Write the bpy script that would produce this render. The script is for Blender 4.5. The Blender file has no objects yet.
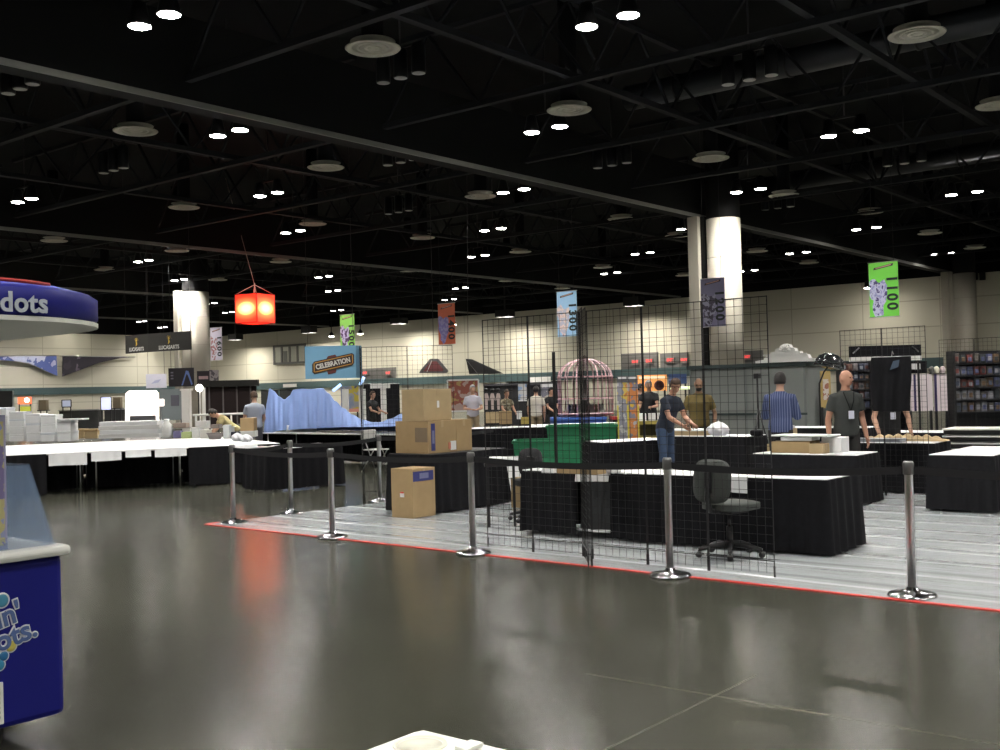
import bpy, bmesh, math, random
from mathutils import Vector, Matrix, Euler
random.seed(7)
C = bpy.context.scene.collection
PI = math.pi
# ------------------------------------------------------------------ camera
FPX, HY, ROLL, EYE, YAW = 1090.0, 390.6, 0.026, 1.6, math.radians(38.9)
FW = Vector((-math.sin(YAW), math.cos(YAW), 0)); RT = Vector((math.cos(YAW), math.sin(YAW), 0)); UP = Vector((0, 0, 1))

def ray(px, py):
    return (px-500)-ROLL*(py-HY), (py-HY)+ROLL*(px-500)
def P(px, py, z=0.0):
    """real-world point at height z seen at a photo pixel"""
    x, y = ray(px, py); d = (EYE-z)*FPX/y
    v = FW*d+RT*(x*d/FPX); return Vector((v.x, v.y, z))
def PD(px, py, d):
    """real-world point at distance d seen at a photo pixel"""
    x, y = ray(px, py); v = FW*d+RT*(x*d/FPX); return Vector((v.x, v.y, EYE-y*d/FPX))
def ground(px, d, z=0.0):
    v = FW*d+RT*((px-500)*d/FPX); return Vector((v.x, v.y, z))
FACE = YAW            # z rotation of an object whose local -Y looks back at the camera

cd = bpy.data.cameras.new('camera'); cam = bpy.data.objects.new('camera', cd); C.objects.link(cam)
cd.sensor_fit = 'HORIZONTAL'; cd.sensor_width = 36; cd.lens = 36*FPX/1000; cd.clip_end = 400; cd.clip_start = .05
pit = math.atan((HY-375)/FPX)
f3 = FW*math.cos(pit)+UP*math.sin(pit); u0 = UP*math.cos(pit)-FW*math.sin(pit)
r3 = RT*math.cos(ROLL)-u0*math.sin(ROLL); u3 = u0*math.cos(ROLL)+RT*math.sin(ROLL)
M = Matrix(((r3.x, u3.x, -f3.x, 0), (r3.y, u3.y, -f3.y, 0), (r3.z, u3.z, -f3.z, EYE), (0, 0, 0, 1)))
cam.matrix_world = M
bpy.context.scene.camera = cam
vs = bpy.context.scene.view_settings
vs.view_transform = 'Standard'; vs.look = 'None'; vs.gamma = 1.0; vs.exposure = 0.0; vs.use_curve_mapping = False
w = bpy.data.worlds.new('world'); bpy.context.scene.world = w; w.use_nodes = True
w.node_tree.nodes['Background'].inputs[0].default_value = (.5, .55, .6, 1)
w.node_tree.nodes['Background'].inputs[1].default_value = .035

# ------------------------------------------------------------------ materials
MATS = {}
def mat(name, col, rough=.6, metal=0.0, var=.08, scale=6.0, spec=.5, emit=None, es=0.0, bump=0.0, alpha=None, trans=0.0, sheen=0.0):
    if name in MATS: return MATS[name]
    m = bpy.data.materials.new(name); m.use_nodes = True; nt = m.node_tree; N = nt.nodes; L = nt.links
    b = N['Principled BSDF']
    b.inputs['Roughness'].default_value = rough; b.inputs['Metallic'].default_value = metal
    b.inputs['Specular IOR Level'].default_value = spec
    tc = N.new('ShaderNodeTexCoord'); nz = N.new('ShaderNodeTexNoise'); nz.inputs['Scale'].default_value = scale; nz.inputs['Detail'].default_value = 4
    L.new(tc.outputs['Object'], nz.inputs['Vector'])
    mx = N.new('ShaderNodeMix'); mx.data_type = 'RGBA'
    mx.inputs['A'].default_value = (*[max(0, c*(1-var)) for c in col], 1); mx.inputs['B'].default_value = (*[min(1, c*(1+var)) for c in col], 1)
    L.new(nz.outputs['Fac'], mx.inputs['Factor']); L.new(mx.outputs['Result'], b.inputs['Base Color'])
    if emit:
        b.inputs['Emission Color'].default_value = (*emit, 1); b.inputs['Emission Strength'].default_value = es
    if bump:
        bp = N.new('ShaderNodeBump'); bp.inputs['Strength'].default_value = bump; bp.inputs['Distance'].default_value = .01
        L.new(nz.outputs['Fac'], bp.inputs['Height']); L.new(bp.outputs['Normal'], b.inputs['Normal'])
    if alpha is not None: b.inputs['Alpha'].default_value = alpha
    if trans: b.inputs['Transmission Weight'].default_value = trans
    MATS[name] = m; return m

def blotch(name, cols, scale=9.0, rough=.5, seed=0.0):
    """printed artwork: abstract patches of several inks"""
    if name in MATS: return MATS[name]
    m = bpy.data.materials.new(name); m.use_nodes = True; nt = m.node_tree; N = nt.nodes; L = nt.links
    b = N['Principled BSDF']; b.inputs['Roughness'].default_value = rough
    tc = N.new('ShaderNodeTexCoord'); mp = N.new('ShaderNodeMapping'); mp.inputs['Location'].default_value = (seed, seed*1.7, seed*.3)
    nz = N.new('ShaderNodeTexNoise'); nz.inputs['Scale'].default_value = scale; nz.inputs['Detail'].default_value = 3
    cr = N.new('ShaderNodeValToRGB'); cr.color_ramp.interpolation = 'CONSTANT'
    el = cr.color_ramp.elements
    n = len(cols)
    for i, c in enumerate(cols):
        p = 0.0 if i == 0 else .32+.36*(i-1)/max(1, n-2) if n > 2 else .5
        e = el[i] if i < 2 else el.new(p)
        e.position = p; e.color = (*c, 1)
    L.new(tc.outputs['Object'], mp.inputs['Vector']); L.new(mp.outputs['Vector'], nz.inputs['Vector'])
    L.new(nz.outputs['Fac'], cr.inputs['Fac']); L.new(cr.outputs['Color'], b.inputs['Base Color'])
    MATS[name] = m; return m

def stripes(name, c1, c2, scale, axis='X', rough=.8, width=.5):
    if name in MATS: return MATS[name]
    m = bpy.data.materials.new(name); m.use_nodes = True; nt = m.node_tree; N = nt.nodes; L = nt.links
    b = N['Principled BSDF']; b.inputs['Roughness'].default_value = rough
    tc = N.new('ShaderNodeTexCoord'); wv = N.new('ShaderNodeTexWave'); wv.bands_direction = axis; wv.inputs['Scale'].default_value = scale
    cr = N.new('ShaderNodeValToRGB'); cr.color_ramp.elements[0].position = width; cr.color_ramp.elements[1].position = width+.12
    cr.color_ramp.elements[0].color = (*c1, 1); cr.color_ramp.elements[1].color = (*c2, 1)
    L.new(tc.outputs['Object'], wv.inputs['Vector']); L.new(wv.outputs['Fac'], cr.inputs['Fac']); L.new(cr.outputs['Color'], b.inputs['Base Color'])
    MATS[name] = m; return m

black_cloth = mat('black_cloth', (.011, .011, .013), .95, spec=.15, var=.25, scale=20)
black_metal = mat('black_metal', (.012, .012, .013), .45, spec=.4)
black_plastic = mat('black_plastic', (.012, .012, .013), .4)
belt_mat = mat('belt_webbing', (.020, .020, .022), .8, spec=.2)
chrome = mat('chrome', (.55, .55, .56), .16, 1.0, var=.03)
steel = mat('brushed_steel', (.58, .58, .58), .28, 1.0)
white_cloth = mat('white_vinyl_cloth', (.82, .83, .84), .5, var=.03)
white_plastic = mat('white_plastic', (.80, .80, .78), .4, var=.03)
white_foam = mat('white_foam', (.90, .91, .92), .7, var=.04)
white_paint = mat('white_paint', (.75, .75, .72), .6, var=.03)
card = mat('cardboard', (.36, .25, .125), .8, var=.12, scale=9)
card2 = mat('cardboard_pale', (.44, .33, .18), .8, var=.12, scale=9)
tape = mat('parcel_tape', (.40, .29, .15), .35)
blue_label = mat('blue_label', (.03, .035, .16), .5)
white_label = mat('white_label', (.75, .75, .75), .6)
red_ink = mat('red_ink', (.6, .06, .04), .5)
green_plastic = mat('green_plastic', (.012, .16, .065), .45)
teal = mat('teal_paint', (.055, .095, .10), .6)
cream = None
kiosk_blue = mat('kiosk_blue', (.012, .014, .19), .45, var=.06, spec=.25)
kiosk_bright = mat('kiosk_bright_blue', (.02, .055, .42), .3)
kiosk_white = mat('kiosk_white', (.78, .79, .74), .35, var=.02)
grey_fabric = mat('grey_fabric', (.05, .057, .052), .9, bump=.2, scale=60)
diffuser_white = mat('diffuser_enamel', (.52, .50, .42), .5, var=.04)
track_mat = mat('track_aluminium', (.24, .24, .215), .5, var=.06)
truss_mat = mat('dark_steel_truss', (.012, .0125, .0145), .75, var=.25, scale=1.5, spec=.2)
deck_mat = mat('black_deck', (.008, .008, .009), .9, var=.3, scale=.6, spec=.1)
beam_mat = mat('dark_beam', (.008, .008, .0082), .85, var=.15, scale=.7, spec=.2)
skin_a = mat('skin_fair', (.55, .32, .22), .55, var=.05)
skin_b = mat('skin_ruddy', (.46, .24, .16), .55, var=.05)
skin_c = mat('skin_brown', (.24, .13, .075), .55, var=.05)
hair_dark = mat('hair_dark', (.012, .009, .008), .6, var=.3, scale=40)
hair_brown = mat('hair_brown', (.06, .03, .015), .6, var=.3, scale=40)
hair_grey = mat('hair_grey', (.30, .29, .28), .6, var=.2, scale=40)
denim = mat('denim', (.045, .075, .14), .85, var=.15, scale=30)
dark_trousers = mat('dark_trousers', (.018, .017, .017), .85)
khaki = mat('khaki_twill', (.26, .20, .12), .85)
eye_mat = mat('eye_dark', (.01, .008, .007), .2)
lip_mat = mat('lip', (.32, .12, .10), .5)
shoe_mat = mat('shoe_leather', (.015, .013, .012), .5)

# ------------------------------------------------------------------ object helpers
def tag(o, label, cat, group=None, kind=None):
    if label: o['label'] = label
    if cat: o['category'] = cat
    if group: o['group'] = group
    if kind: o['kind'] = kind
    return o
def thing(name, label, cat, loc=(0, 0, 0), rz=0.0, group=None):
    o = bpy.data.objects.new(name, None); C.objects.link(o); o.empty_display_size = .1
    o.location = loc; o.rotation_euler = (0, 0, rz)
    return tag(o, label, cat, group)
def dup(root, loc, rz=None, label=None):
    def cp(o, par):
        c = o.copy(); C.objects.link(c)
        if par is not None: c.parent = par
        for ch in KIDS.get(o.name, []): KIDS.setdefault(c.name, []).append(cp(ch, c))
        return c
    r = cp(root, None); r.location = loc
    if rz is not None: r.rotation_euler = (0, 0, rz)
    if label: r['label'] = label
    return r
KIDS = {}

class MB:
    """collects shapes (in the thing's own coordinates) and links them as ONE mesh object"""
    def __init__(s): s.v = []; s.f = []; s.mi = []; s.sm = []
    def add(s, vs, fs, mi=0, smooth=False, T=None):
        o = len(s.v)
        for v in vs:
            v = Vector(v)
            s.v.append(T @ v if T is not None else v)
        for f in fs: s.f.append([i+o for i in f]); s.mi.append(mi); s.sm.append(smooth)
        return s
    def box(s, x0, x1, y0, y1, z0, z1, mi=0, bev=0.0, T=None):
        if bev <= 0:
            return s.add([(x0,y0,z0),(x1,y0,z0),(x1,y1,z0),(x0,y1,z0),(x0,y0,z1),(x1,y0,z1),(x1,y1,z1),(x0,y1,z1)],
                         [(0,3,2,1),(4,5,6,7),(0,1,5,4),(1,2,6,5),(2,3,7,6),(3,0,4,7)], mi, False, T)
        bm = bmesh.new(); bmesh.ops.create_cube(bm, size=1)
        for v in bm.verts: v.co = Vector((x0+(v.co.x+.5)*(x1-x0), y0+(v.co.y+.5)*(y1-y0), z0+(v.co.z+.5)*(z1-z0)))
        bmesh.ops.bevel(bm, geom=bm.edges[:], offset=bev, segments=2, affect='EDGES', profile=.5)
        return s.frombm(bm, mi, False, T)
    def frombm(s, bm, mi=0, smooth=False, T=None):
        bm.verts.ensure_lookup_table(); bm.verts.index_update()
        s.add([v.co.copy() for v in bm.verts], [[v.index for v in f.verts] for f in bm.faces], mi, smooth, T); bm.free(); return s
    def tube(s, pts, r, n=8, mi=0, cap=True, smooth=True, flat=None):
        """swept round bar; r a number or one per point; flat=(ax,by) squashes"""
        pts = [Vector(p) for p in pts]
        rs = r if isinstance(r, (list, tuple)) else [r]*len(pts)
        t0 = (pts[1]-pts[0]).normalized()
        nrm = t0.cross(Vector((0, 0, 1)))
        if nrm.length < .05: nrm = t0.cross(Vector((1, 0, 0)))
        nrm.normalize(); vs = []; fs = []
        for i, p in enumerate(pts):
            if i == 0: t = t0
            elif i == len(pts)-1: t = (pts[i]-pts[i-1]).normalized()
            else: t = ((pts[i+1]-p).normalized()+(p-pts[i-1]).normalized()).normalized()
            nrm = (nrm-t*nrm.dot(t)).normalized(); bn = t.cross(nrm)
            for k in range(n):
                a = 2*PI*k/n; vs.append(p+(nrm*math.cos(a)+bn*math.sin(a))*rs[i])
        for i in range(len(pts)-1):
            for k in range(n): fs.append((i*n+k, i*n+(k+1) % n, (i+1)*n+(k+1) % n, (i+1)*n+k))
        if cap: fs.append(tuple(range(n-1, -1, -1))); fs.append(tuple((len(pts)-1)*n+k for k in range(n)))
        return s.add(vs, fs, mi, smooth)
    def bar(s, a, b, w, h=None, mi=0):
        """square bar from a to b"""
        a = Vector(a); b = Vector(b); h = h or w; t = (b-a).normalized()
        u = t.cross(UP) if abs(t.z) < .95 else t.cross(Vector((1, 0, 0)))
        u.normalize(); v = u.cross(t); q = []
        for p in (a, b):
            for i, j in ((-1,-1),(1,-1),(1,1),(-1,1)): q.append(p+u*(w/2*i)+v*(h/2*j))
        return s.add(q, [(3,2,1,0),(4,5,6,7),(0,1,5,4),(1,2,6,5),(2,3,7,6),(3,0,4,7)], mi)
    def lathe(s, prof, n=24, mi=0, c=(0,0,0), smooth=True, T=None):
        vs = []; fs = []; m = len(prof)
        for k in range(n):
            a = 2*PI*k/n
            for r, z in prof: vs.append((c[0]+r*math.cos(a), c[1]+r*math.sin(a), c[2]+z))
        for k in range(n):
            for i in range(m-1):
                k2 = (k+1) % n
                fs.append((k*m+i, k2*m+i, k2*m+i+1, k*m+i+1))
        if prof[0][0] > 1e-6: fs.append(tuple(k*m for k in range(n-1, -1, -1)))
        if prof[-1][0] > 1e-6: fs.append(tuple(k*m+m-1 for k in range(n)))
        return s.add(vs, fs, mi, smooth, T)
    def ball(s, c, r, n=12, mi=0, T=None):
        bm = bmesh.new(); bmesh.ops.create_uvsphere(bm, u_segments=n, v_segments=max(6, n*2//3), radius=1)
        rr = r if isinstance(r, (tuple, list)) else (r, r, r)
        for v in bm.verts: v.co = Vector((c[0]+v.co.x*rr[0], c[1]+v.co.y*rr[1], c[2]+v.co.z*rr[2]))
        return s.frombm(bm, mi, True, T)
    def prism(s, poly, axis, d0, d1, mi=0, T=None):
        """extrude a 2-D polygon; axis 'y': (x,z) poly along y; 'z': (x,y) poly along z; 'x': (y,z)"""
        n = len(poly); vs = []
        for d in (d0, d1):
            for a, b in poly: vs.append({'y': (a, d, b), 'z': (a, b, d), 'x': (d, a, b)}[axis])
        fs = [tuple(range(n)), tuple(range(2*n-1, n-1, -1))]+[(i, (i+1) % n, n+(i+1) % n, n+i) for i in range(n)]
        return s.add(vs, fs, mi, False, T)
    def grid(s, fn, nu, nv, mi=0, smooth=True):
        vs = [fn(i/nu, j/nv) for j in range(nv+1) for i in range(nu+1)]
        fs = [(j*(nu+1)+i, j*(nu+1)+i+1, (j+1)*(nu+1)+i+1, (j+1)*(nu+1)+i) for j in range(nv) for i in range(nu)]
        return s.add(vs, fs, mi, smooth)
    def mesh(s, name, mats):
        me = bpy.data.meshes.new(name); me.from_pydata([tuple(v) for v in s.v], [], s.f)
        for m in (mats if isinstance(mats, (list, tuple)) else [mats]): me.materials.append(m)
        me.polygons.foreach_set('material_index', s.mi); me.polygons.foreach_set('use_smooth', s.sm)
        bm = bmesh.new(); bm.from_mesh(me); bmesh.ops.recalc_face_normals(bm, faces=bm.faces[:]); bm.to_mesh(me); bm.free()
        me.update(); return me
    def build(s, name, mats, parent=None, label=None, loc=None, rot=None):
        o = bpy.data.objects.new(name, s.mesh(name, mats)); C.objects.link(o)
        if parent is not None: o.parent = parent; KIDS.setdefault(parent.name, []).append(o)
        if loc is not None: o.location = loc
        if rot is not None: o.rotation_euler = rot
        if label: o['label'] = label
        return o

def struct(name, mb, m):
    o = mb.build(name, m); o['kind'] = 'structure'; return o
def part(name, m, parent, *boxes, bev=0.0, label=None):
    b = MB()
    for q in boxes: b.box(*q, bev=bev)
    return b.build(name, m, parent, label)
def single(name, mb, m, label, cat, loc=(0,0,0), rz=0.0, group=None):
    o = mb.build(name, m, None, None, loc, (0, 0, rz)); return tag(o, label, cat, group)

def text(name, s, size, m, parent, loc, rot, depth=.004, bold=.0, align='CENTER', sx=1.0, spacing=1.0):
    cu = bpy.data.curves.new(name, 'FONT'); cu.body = s; cu.size = size; cu.extrude = depth; cu.offset = bold
    cu.align_x = align; cu.align_y = 'CENTER'; cu.space_character = spacing; cu.resolution_u = 4
    t = bpy.data.objects.new(name+'_tmp', cu); C.objects.link(t)
    dg = bpy.context.evaluated_depsgraph_get(); dg.update()
    me = bpy.data.meshes.new_from_object(t.evaluated_get(dg)); bpy.data.objects.remove(t); bpy.data.curves.remove(cu)
    me.materials.clear(); me.materials.append(m); me.name = name
    o = bpy.data.objects.new(name, me); C.objects.link(o); o.parent = parent; o.location = loc; o.rotation_euler = rot; o.scale = (sx, 1, 1)
    KIDS.setdefault(parent.name, []).append(o); return o
FRONT = (PI/2, 0, 0)         # text that reads from local -Y

# ------------------------------------------------------------------ setting: floor, walls, ceiling
XW, XE, YS, YN = -88.0, 20.0, -16.0, 64.5
def floor_material():
    m = bpy.data.materials.new('polished_concrete'); m.use_nodes = True; nt = m.node_tree; N = nt.nodes; L = nt.links
    b = N['Principled BSDF']; b.inputs['Specular IOR Level'].default_value = .28
    tc = N.new('ShaderNodeTexCoord')
    n1 = N.new('ShaderNodeTexNoise'); n1.inputs['Scale'].default_value = .55; n1.inputs['Detail'].default_value = 8; n1.inputs['Roughness'].default_value = .62
    n2 = N.new('ShaderNodeTexNoise'); n2.inputs['Scale'].default_value = 7; n2.inputs['Detail'].default_value = 5
    L.new(tc.outputs['Object'], n1.inputs['Vector']); L.new(tc.outputs['Object'], n2.inputs['Vector'])
    c1 = N.new('ShaderNodeValToRGB'); e = c1.color_ramp.elements
    e[0].position = .35; e[0].color = (.040, .041, .031, 1); e[1].position = .68; e[1].color = (.064, .065, .051, 1)
    L.new(n1.outputs['Fac'], c1.inputs['Fac'])
    c2 = N.new('ShaderNodeValToRGB'); e = c2.color_ramp.elements
    e[0].position = .3; e[0].color = (.82, .82, .82, 1); e[1].position = .7; e[1].color = (1.1, 1.1, 1.08, 1); L.new(n2.outputs['Fac'], c2.inputs['Fac'])
    mul = N.new('ShaderNodeMix'); mul.data_type = 'RGBA'; mul.blend_type = 'MULTIPLY'; mul.inputs['Factor'].default_value = 1
    L.new(c1.outputs['Color'], mul.inputs['A']); L.new(c2.outputs['Color'], mul.inputs['B'])
    # saw-cut joints on a square grid
    sp = N.new('ShaderNodeSeparateXYZ'); L.new(tc.outputs['Object'], sp.inputs['Vector'])
    def joint(sock, off, pitch):
        a = N.new('ShaderNodeMath'); a.operation = 'ADD'; a.inputs[1].default_value = -off+pitch*40
        mo = N.new('ShaderNodeMath'); mo.operation = 'MODULO'; mo.inputs[1].default_value = pitch
        lt = N.new('ShaderNodeMath'); lt.operation = 'LESS_THAN'; lt.inputs[1].default_value = .012
        L.new(sp.outputs[sock], a.inputs[0]); L.new(a.outputs[0], mo.inputs[0]); L.new(mo.outputs[0], lt.inputs[0]); return lt
    jx = joint('X', -11.62, 4.45); jy = joint('Y', 5.05, 4.6)
    mxm = N.new('ShaderNodeMath'); mxm.operation = 'MAXIMUM'; L.new(jx.outputs[0], mxm.inputs[0]); L.new(jy.outputs[0], mxm.inputs[1])
    jm = N.new('ShaderNodeMix'); jm.data_type = 'RGBA'; jm.inputs['B'].default_value = (.098, .098, .08, 1)
    L.new(mxm.outputs[0], jm.inputs['Factor']); L.new(mul.outputs['Result'], jm.inputs['A']); L.new(jm.outputs['Result'], b.inputs['Base Color'])
    rr = N.new('ShaderNodeMapRange'); rr.inputs['To Min'].default_value = .18; rr.inputs['To Max'].default_value = .22
    L.new(n2.outputs['Fac'], rr.inputs['Value']); L.new(rr.outputs['Result'], b.inputs['Roughness'])
    return m
def wall_material():
    m = bpy.data.materials.new('cream_wall_panels'); m.use_nodes = True; nt = m.node_tree; N = nt.nodes; L = nt.links
    b = N['Principled BSDF']; b.inputs['Roughness'].default_value = .7
    tc = N.new('ShaderNodeTexCoord'); sp = N.new('ShaderNodeSeparateXYZ'); L.new(tc.outputs['Object'], sp.inputs['Vector'])
    sm = N.new('ShaderNodeMath'); sm.operation = 'ADD'; L.new(sp.outputs['X'], sm.inputs[0]); L.new(sp.outputs['Y'], sm.inputs[1])
    cb = N.new('ShaderNodeCombineXYZ'); L.new(sm.outputs[0], cb.inputs['X']); L.new(sp.outputs['Z'], cb.inputs['Y'])
    br = N.new('ShaderNodeTexBrick'); br.offset = 0; br.inputs['Scale'].default_value = 1; br.inputs['Brick Width'].default_value = 4.5
    br.inputs['Row Height'].default_value = 1.55; br.inputs['Mortar Size'].default_value = .035
    br.inputs['Color1'].default_value = (.60, .575, .475, 1); br.inputs['Color2'].default_value = (.57, .547, .452, 1); br.inputs['Mortar'].default_value = (.42, .40, .31, 1)
    L.new(cb.outputs['Vector'], br.inputs['Vector']); L.new(br.outputs['Color'], b.inputs['Base Color'])
    return m
cream = wall_material()
struct('floor', MB().box(XW-1, XE, YS, YN+1, -.2, 0), floor_material())
struct('wall_north', MB().box(XW-.4, XE, YN, YN+.4, 0, 7.5), cream)
struct('wall_west', MB().box(XW-.4, XW, YS, YN, 0, 7.5), cream)
struct('trim_1', MB().box(XW, XE, YN-.14, YN-.002, 2.25, 2.85), teal)
struct('trim_2', MB().box(XW+.002, XW+.14, YS, YN-.14, 2.25, 2.85), teal)
struct('trim_3', MB().box(XW-.4, XE, YN, YN+.4, 7.5, 10.8), deck_mat)
struct('trim_4', MB().box(XW-.4, XW, YS, YN, 7.5, 10.8), deck_mat)
struct('ceiling', MB().box(XW-.4, XE, YS, YN+.4, 10.8, 11.0), deck_mat)
# dark beams with pale partition tracks
for n, bx in enumerate((-18.5, -36.3, -53.6, -71.0)):
    b = thing('ceiling_beam', ['dark ceiling beam with a pale track, nearest of the long beams', 'second long dark beam with a thin pale track beneath it',
              'third long dark ceiling beam with pale track, meeting the round column beside the black sign', 'farthest long dark ceiling beam with a pale track'][n], 'beam', (bx, 0, 0))
    part('beam', beam_mat, b, (-.85, 0, YS, YN, 7.62, 9.3))
    part('partition_track', track_mat, b, (-.02, .02, YS, YN, 7.50, 7.62), label='pale partition track')

# ceiling trusses
def truss(name, label, a, b, z0=8.0, z1=9.9, step=2.7):
    a = Vector(a); b = Vector(b); t = thing(name, label, 'truss', (a.x, a.y, 0)); d = b-a; L_ = d.length; u = d.normalized()
    MB().bar((0,0,z0), d+Vector((0,0,z0)), .16, .13).build('bottom_chord', truss_mat, t)
    MB().bar((0,0,z1), d+Vector((0,0,z1)), .14, .12).build('top_chord', truss_mat, t)
    k = max(2, int(L_/step)); wb = MB()
    for i in range(k):
        p = u*(L_*i/k); q = u*(L_*(i+.5)/k); r = u*(L_*(i+1)/k)
        wb.bar(p+UP*z0, q+UP*z1, .055); wb.bar(q+UP*z1, r+UP*z0, .055)
    wb.build('web', truss_mat, t)
bays = [(11.0, -18.4, 'first'), (-19.4, -36.2, 'second'), (-37.2, -53.5, 'third'), (-54.5, -70.9, 'fourth')]
ys = [2.0+5.55*i for i in range(12)]
ordn = ['first', 'second', 'third', 'fourth', 'fifth', 'sixth', 'seventh', 'eighth', 'ninth', 'tenth', 'eleventh', 'twelfth', 'thirteenth', 'fourteenth', 'fifteenth', 'sixteenth', 'seventeenth', 'eighteenth']
for bi, (x0, x1, nm) in enumerate(bays):
    for i, y in enumerate(ys):
        truss('roof_truss', 'dark crosswise roof truss, %s from the front in the %s ceiling bay' % (ordn[i], nm), (x0, y, 0), (x1, y, 0))
for k, x in enumerate((-2.4, -7.7, -13.0, -24.2, -30.4, -42.2, -48.4)):
    truss('roof_truss', 'dark lengthwise roof truss, %s from the nearer side of the hall' % ordn[k], (x, YS, 0), (x, YN, 0), 8.15, 9.75)

# ------------------------------------------------------------------ ceiling fixtures
LAMP = 1150.0
lens_mat = mat('lamp_lens', (.9, .9, .9), .4, emit=(1.0, .96, .90), es=LAMP)
nt_ = lens_mat.node_tree; ge_ = nt_.nodes.new('ShaderNodeNewGeometry'); dt_ = nt_.nodes.new('ShaderNodeVectorMath'); dt_.operation = 'DOT_PRODUCT'
nt_.links.new(ge_.outputs['Incoming'], dt_.inputs[0]); dt_.inputs[1].default_value = (0, 0, -1)
pw_ = nt_.nodes.new('ShaderNodeMath'); pw_.operation = 'POWER'; pw_.inputs[1].default_value = 2.0; pw_.use_clamp = True; nt_.links.new(dt_.outputs['Value'], pw_.inputs[0])
ml_ = nt_.nodes.new('ShaderNodeMath'); ml_.operation = 'MULTIPLY_ADD'; ml_.inputs[1].default_value = LAMP; ml_.inputs[2].default_value = 12; nt_.links.new(pw_.outputs[0], ml_.inputs[0])
nt_.links.new(ml_.outputs[0], nt_.nodes['Principled BSDF'].inputs['Emission Strength'])     # high-bay optics: strongest straight down
def in_view(v):
    d = v.dot(FW)
    if d < 2: return False
    l = v.dot(RT); px = 500+l*FPX/d+ROLL*((EYE-v.z)*FPX/d); py = HY+(EYE-v.z)*FPX/d-ROLL*(px-500)
    return -5 < px < 1005 and -5 < py < 755
def bay_of(x): return 0 if x > -18.5 else 1 if x > -36.3 else 2 if x > -53.6 else 3
bayname = ['before the nearest pale track', 'between first and second track', 'between second and third track', 'beyond the third track']
def numbered(points, what):
    """labels that count things by distance inside each bay, for those in the picture"""
    lab = {}
    for b in range(4):
        vis = sorted([p for p in points if bay_of(p.x) == b and in_view(p)], key=lambda p: (round(p.dot(FW)*2), p.x))
        for i, p in enumerate(vis): lab[tuple(p)] = '%s, number %d by distance, %s' % (what, i+1, bayname[b])
    return lab
proto = None
pts = []
for i in range(-6, 13):
    for j in range(-4, 9):
        if (i+j) % 2: continue
        x = -15.93-5.68*i; y = 10.6+5.75*j
        if abs(x+18.5) < .9 or y > YN-1 or x < XW+1: continue
        pts.append(Vector((x, y, 8.0)))
MEAS = [((17,202),(29.5,198)),((138,24.5),(166.5,13)),((137.5,262),(147.5,259.5)),((174,280.5),(183,279)),((218,135.5),(237.5,129)),((259.5,196),(276,192)),((286,233),(299,230)),((318,277.5),(328.5,276)),((328,291.5),(337,290)),((503,192),(523.5,189)),((484.5,230.5),(500.5,228)),((471.5,257),(484,255)),((455,288.5),(465,287.5)),((532,132),(559,125.5)),((588,25),(627,14)),((635,254.5),(650,252)),((604,274),(617,272)),((830,135),(861,130.5)),((737,192),(760,188.5)),((857,229.5),(876,227)),((952,194.5),(978,191.5)),((790,253.5),(806,252)),((742,271.5),(753,270)),((935,254),(952,253))]
meas = [(P(*a, 8)+P(*c, 8))/2 for a, c in MEAS]
for i_, p in enumerate(pts):
    m_ = min(meas, key=lambda q: (q-p).length)
    if (m_-p).length < 1.6: pts[i_] = m_
lab = numbered(pts, 'twin round ceiling lamp')
for p in pts:
    l = lab.get(tuple(p), 'twin round ceiling lamp outside the photographed part of the hall'); g = 'twin lamps in the dark ceiling'
    if proto is None:
        proto = thing('ceiling_lamp', l, 'lamp', p, 0, g)
        MB().bar((-.43, 0, .42), (.43, 0, .42), .06, .05).build('crossbar', black_metal, proto)
        MB().tube([(0, 0, .42), (0, 0, 2.79)], .018, 6).build('stem', black_metal, proto)
        for s in (-.43, .43):
            h = MB().lathe([(.05, .44), (.12, .40), (.15, .22), (.205, .02), (.2, .0)], 20, c=(s, 0, 0)).build('housing', black_metal, proto)
            MB().lathe([(0, -.035), (.10, -.028), (.165, -.012), (.19, 0.0)], 20, c=(s, 0, -.004)).build('lens', lens_mat, h)
    else:
        o = dup(proto, p, None, l)
# round air diffusers
DIF = [(372,48),(918,34),(134,131),(569,110),(325,167.5),(711,158.5),(480,196.5),(784,195.5),(183,207.5),(312,224),(621,219),(176,251),(104,270),(53,241),(280,262),(217,280),(422,238),(408,271),(520,252),(507,281),(602.5,267.5),(562,288.5),(677,236),(684,275.5),(870,212.5),(930,233.5),(975,248),(1000,105),(757,251.5),(809,263)]
dpts = [P(a, b, 8.0) for a, b in DIF]
lab = numbered(dpts, 'round cream air diffuser'); dp = None
for p in dpts:
    l = lab.get(tuple(p)) or 'round cream air diffuser partly outside the picture at the ceiling'
    if dp is None:
        dp = thing('air_diffuser', l, 'vent', p, 0, 'round air diffusers in the ceiling')
        MB().lathe([(.52, .02), (.50, 0), (.34, .03), (.33, .10), (.42, .14)], 32).build('outer_cone', diffuser_white, dp)
        MB().lathe([(.31, .03), (.30, .01), (.20, .04), (.19, .09), (.26, .12)], 28).build('middle_cone', diffuser_white, dp)
        MB().lathe([(0, .03), (.16, .015), (.17, .03), (.12, .07)], 24).build('inner_cone', diffuser_white, dp)
        MB().tube([(0, 0, .08), (0, 0, 2.79)], .21, 16).build('duct', deck_mat, dp)
    else: dup(dp, p, None, l)
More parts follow.
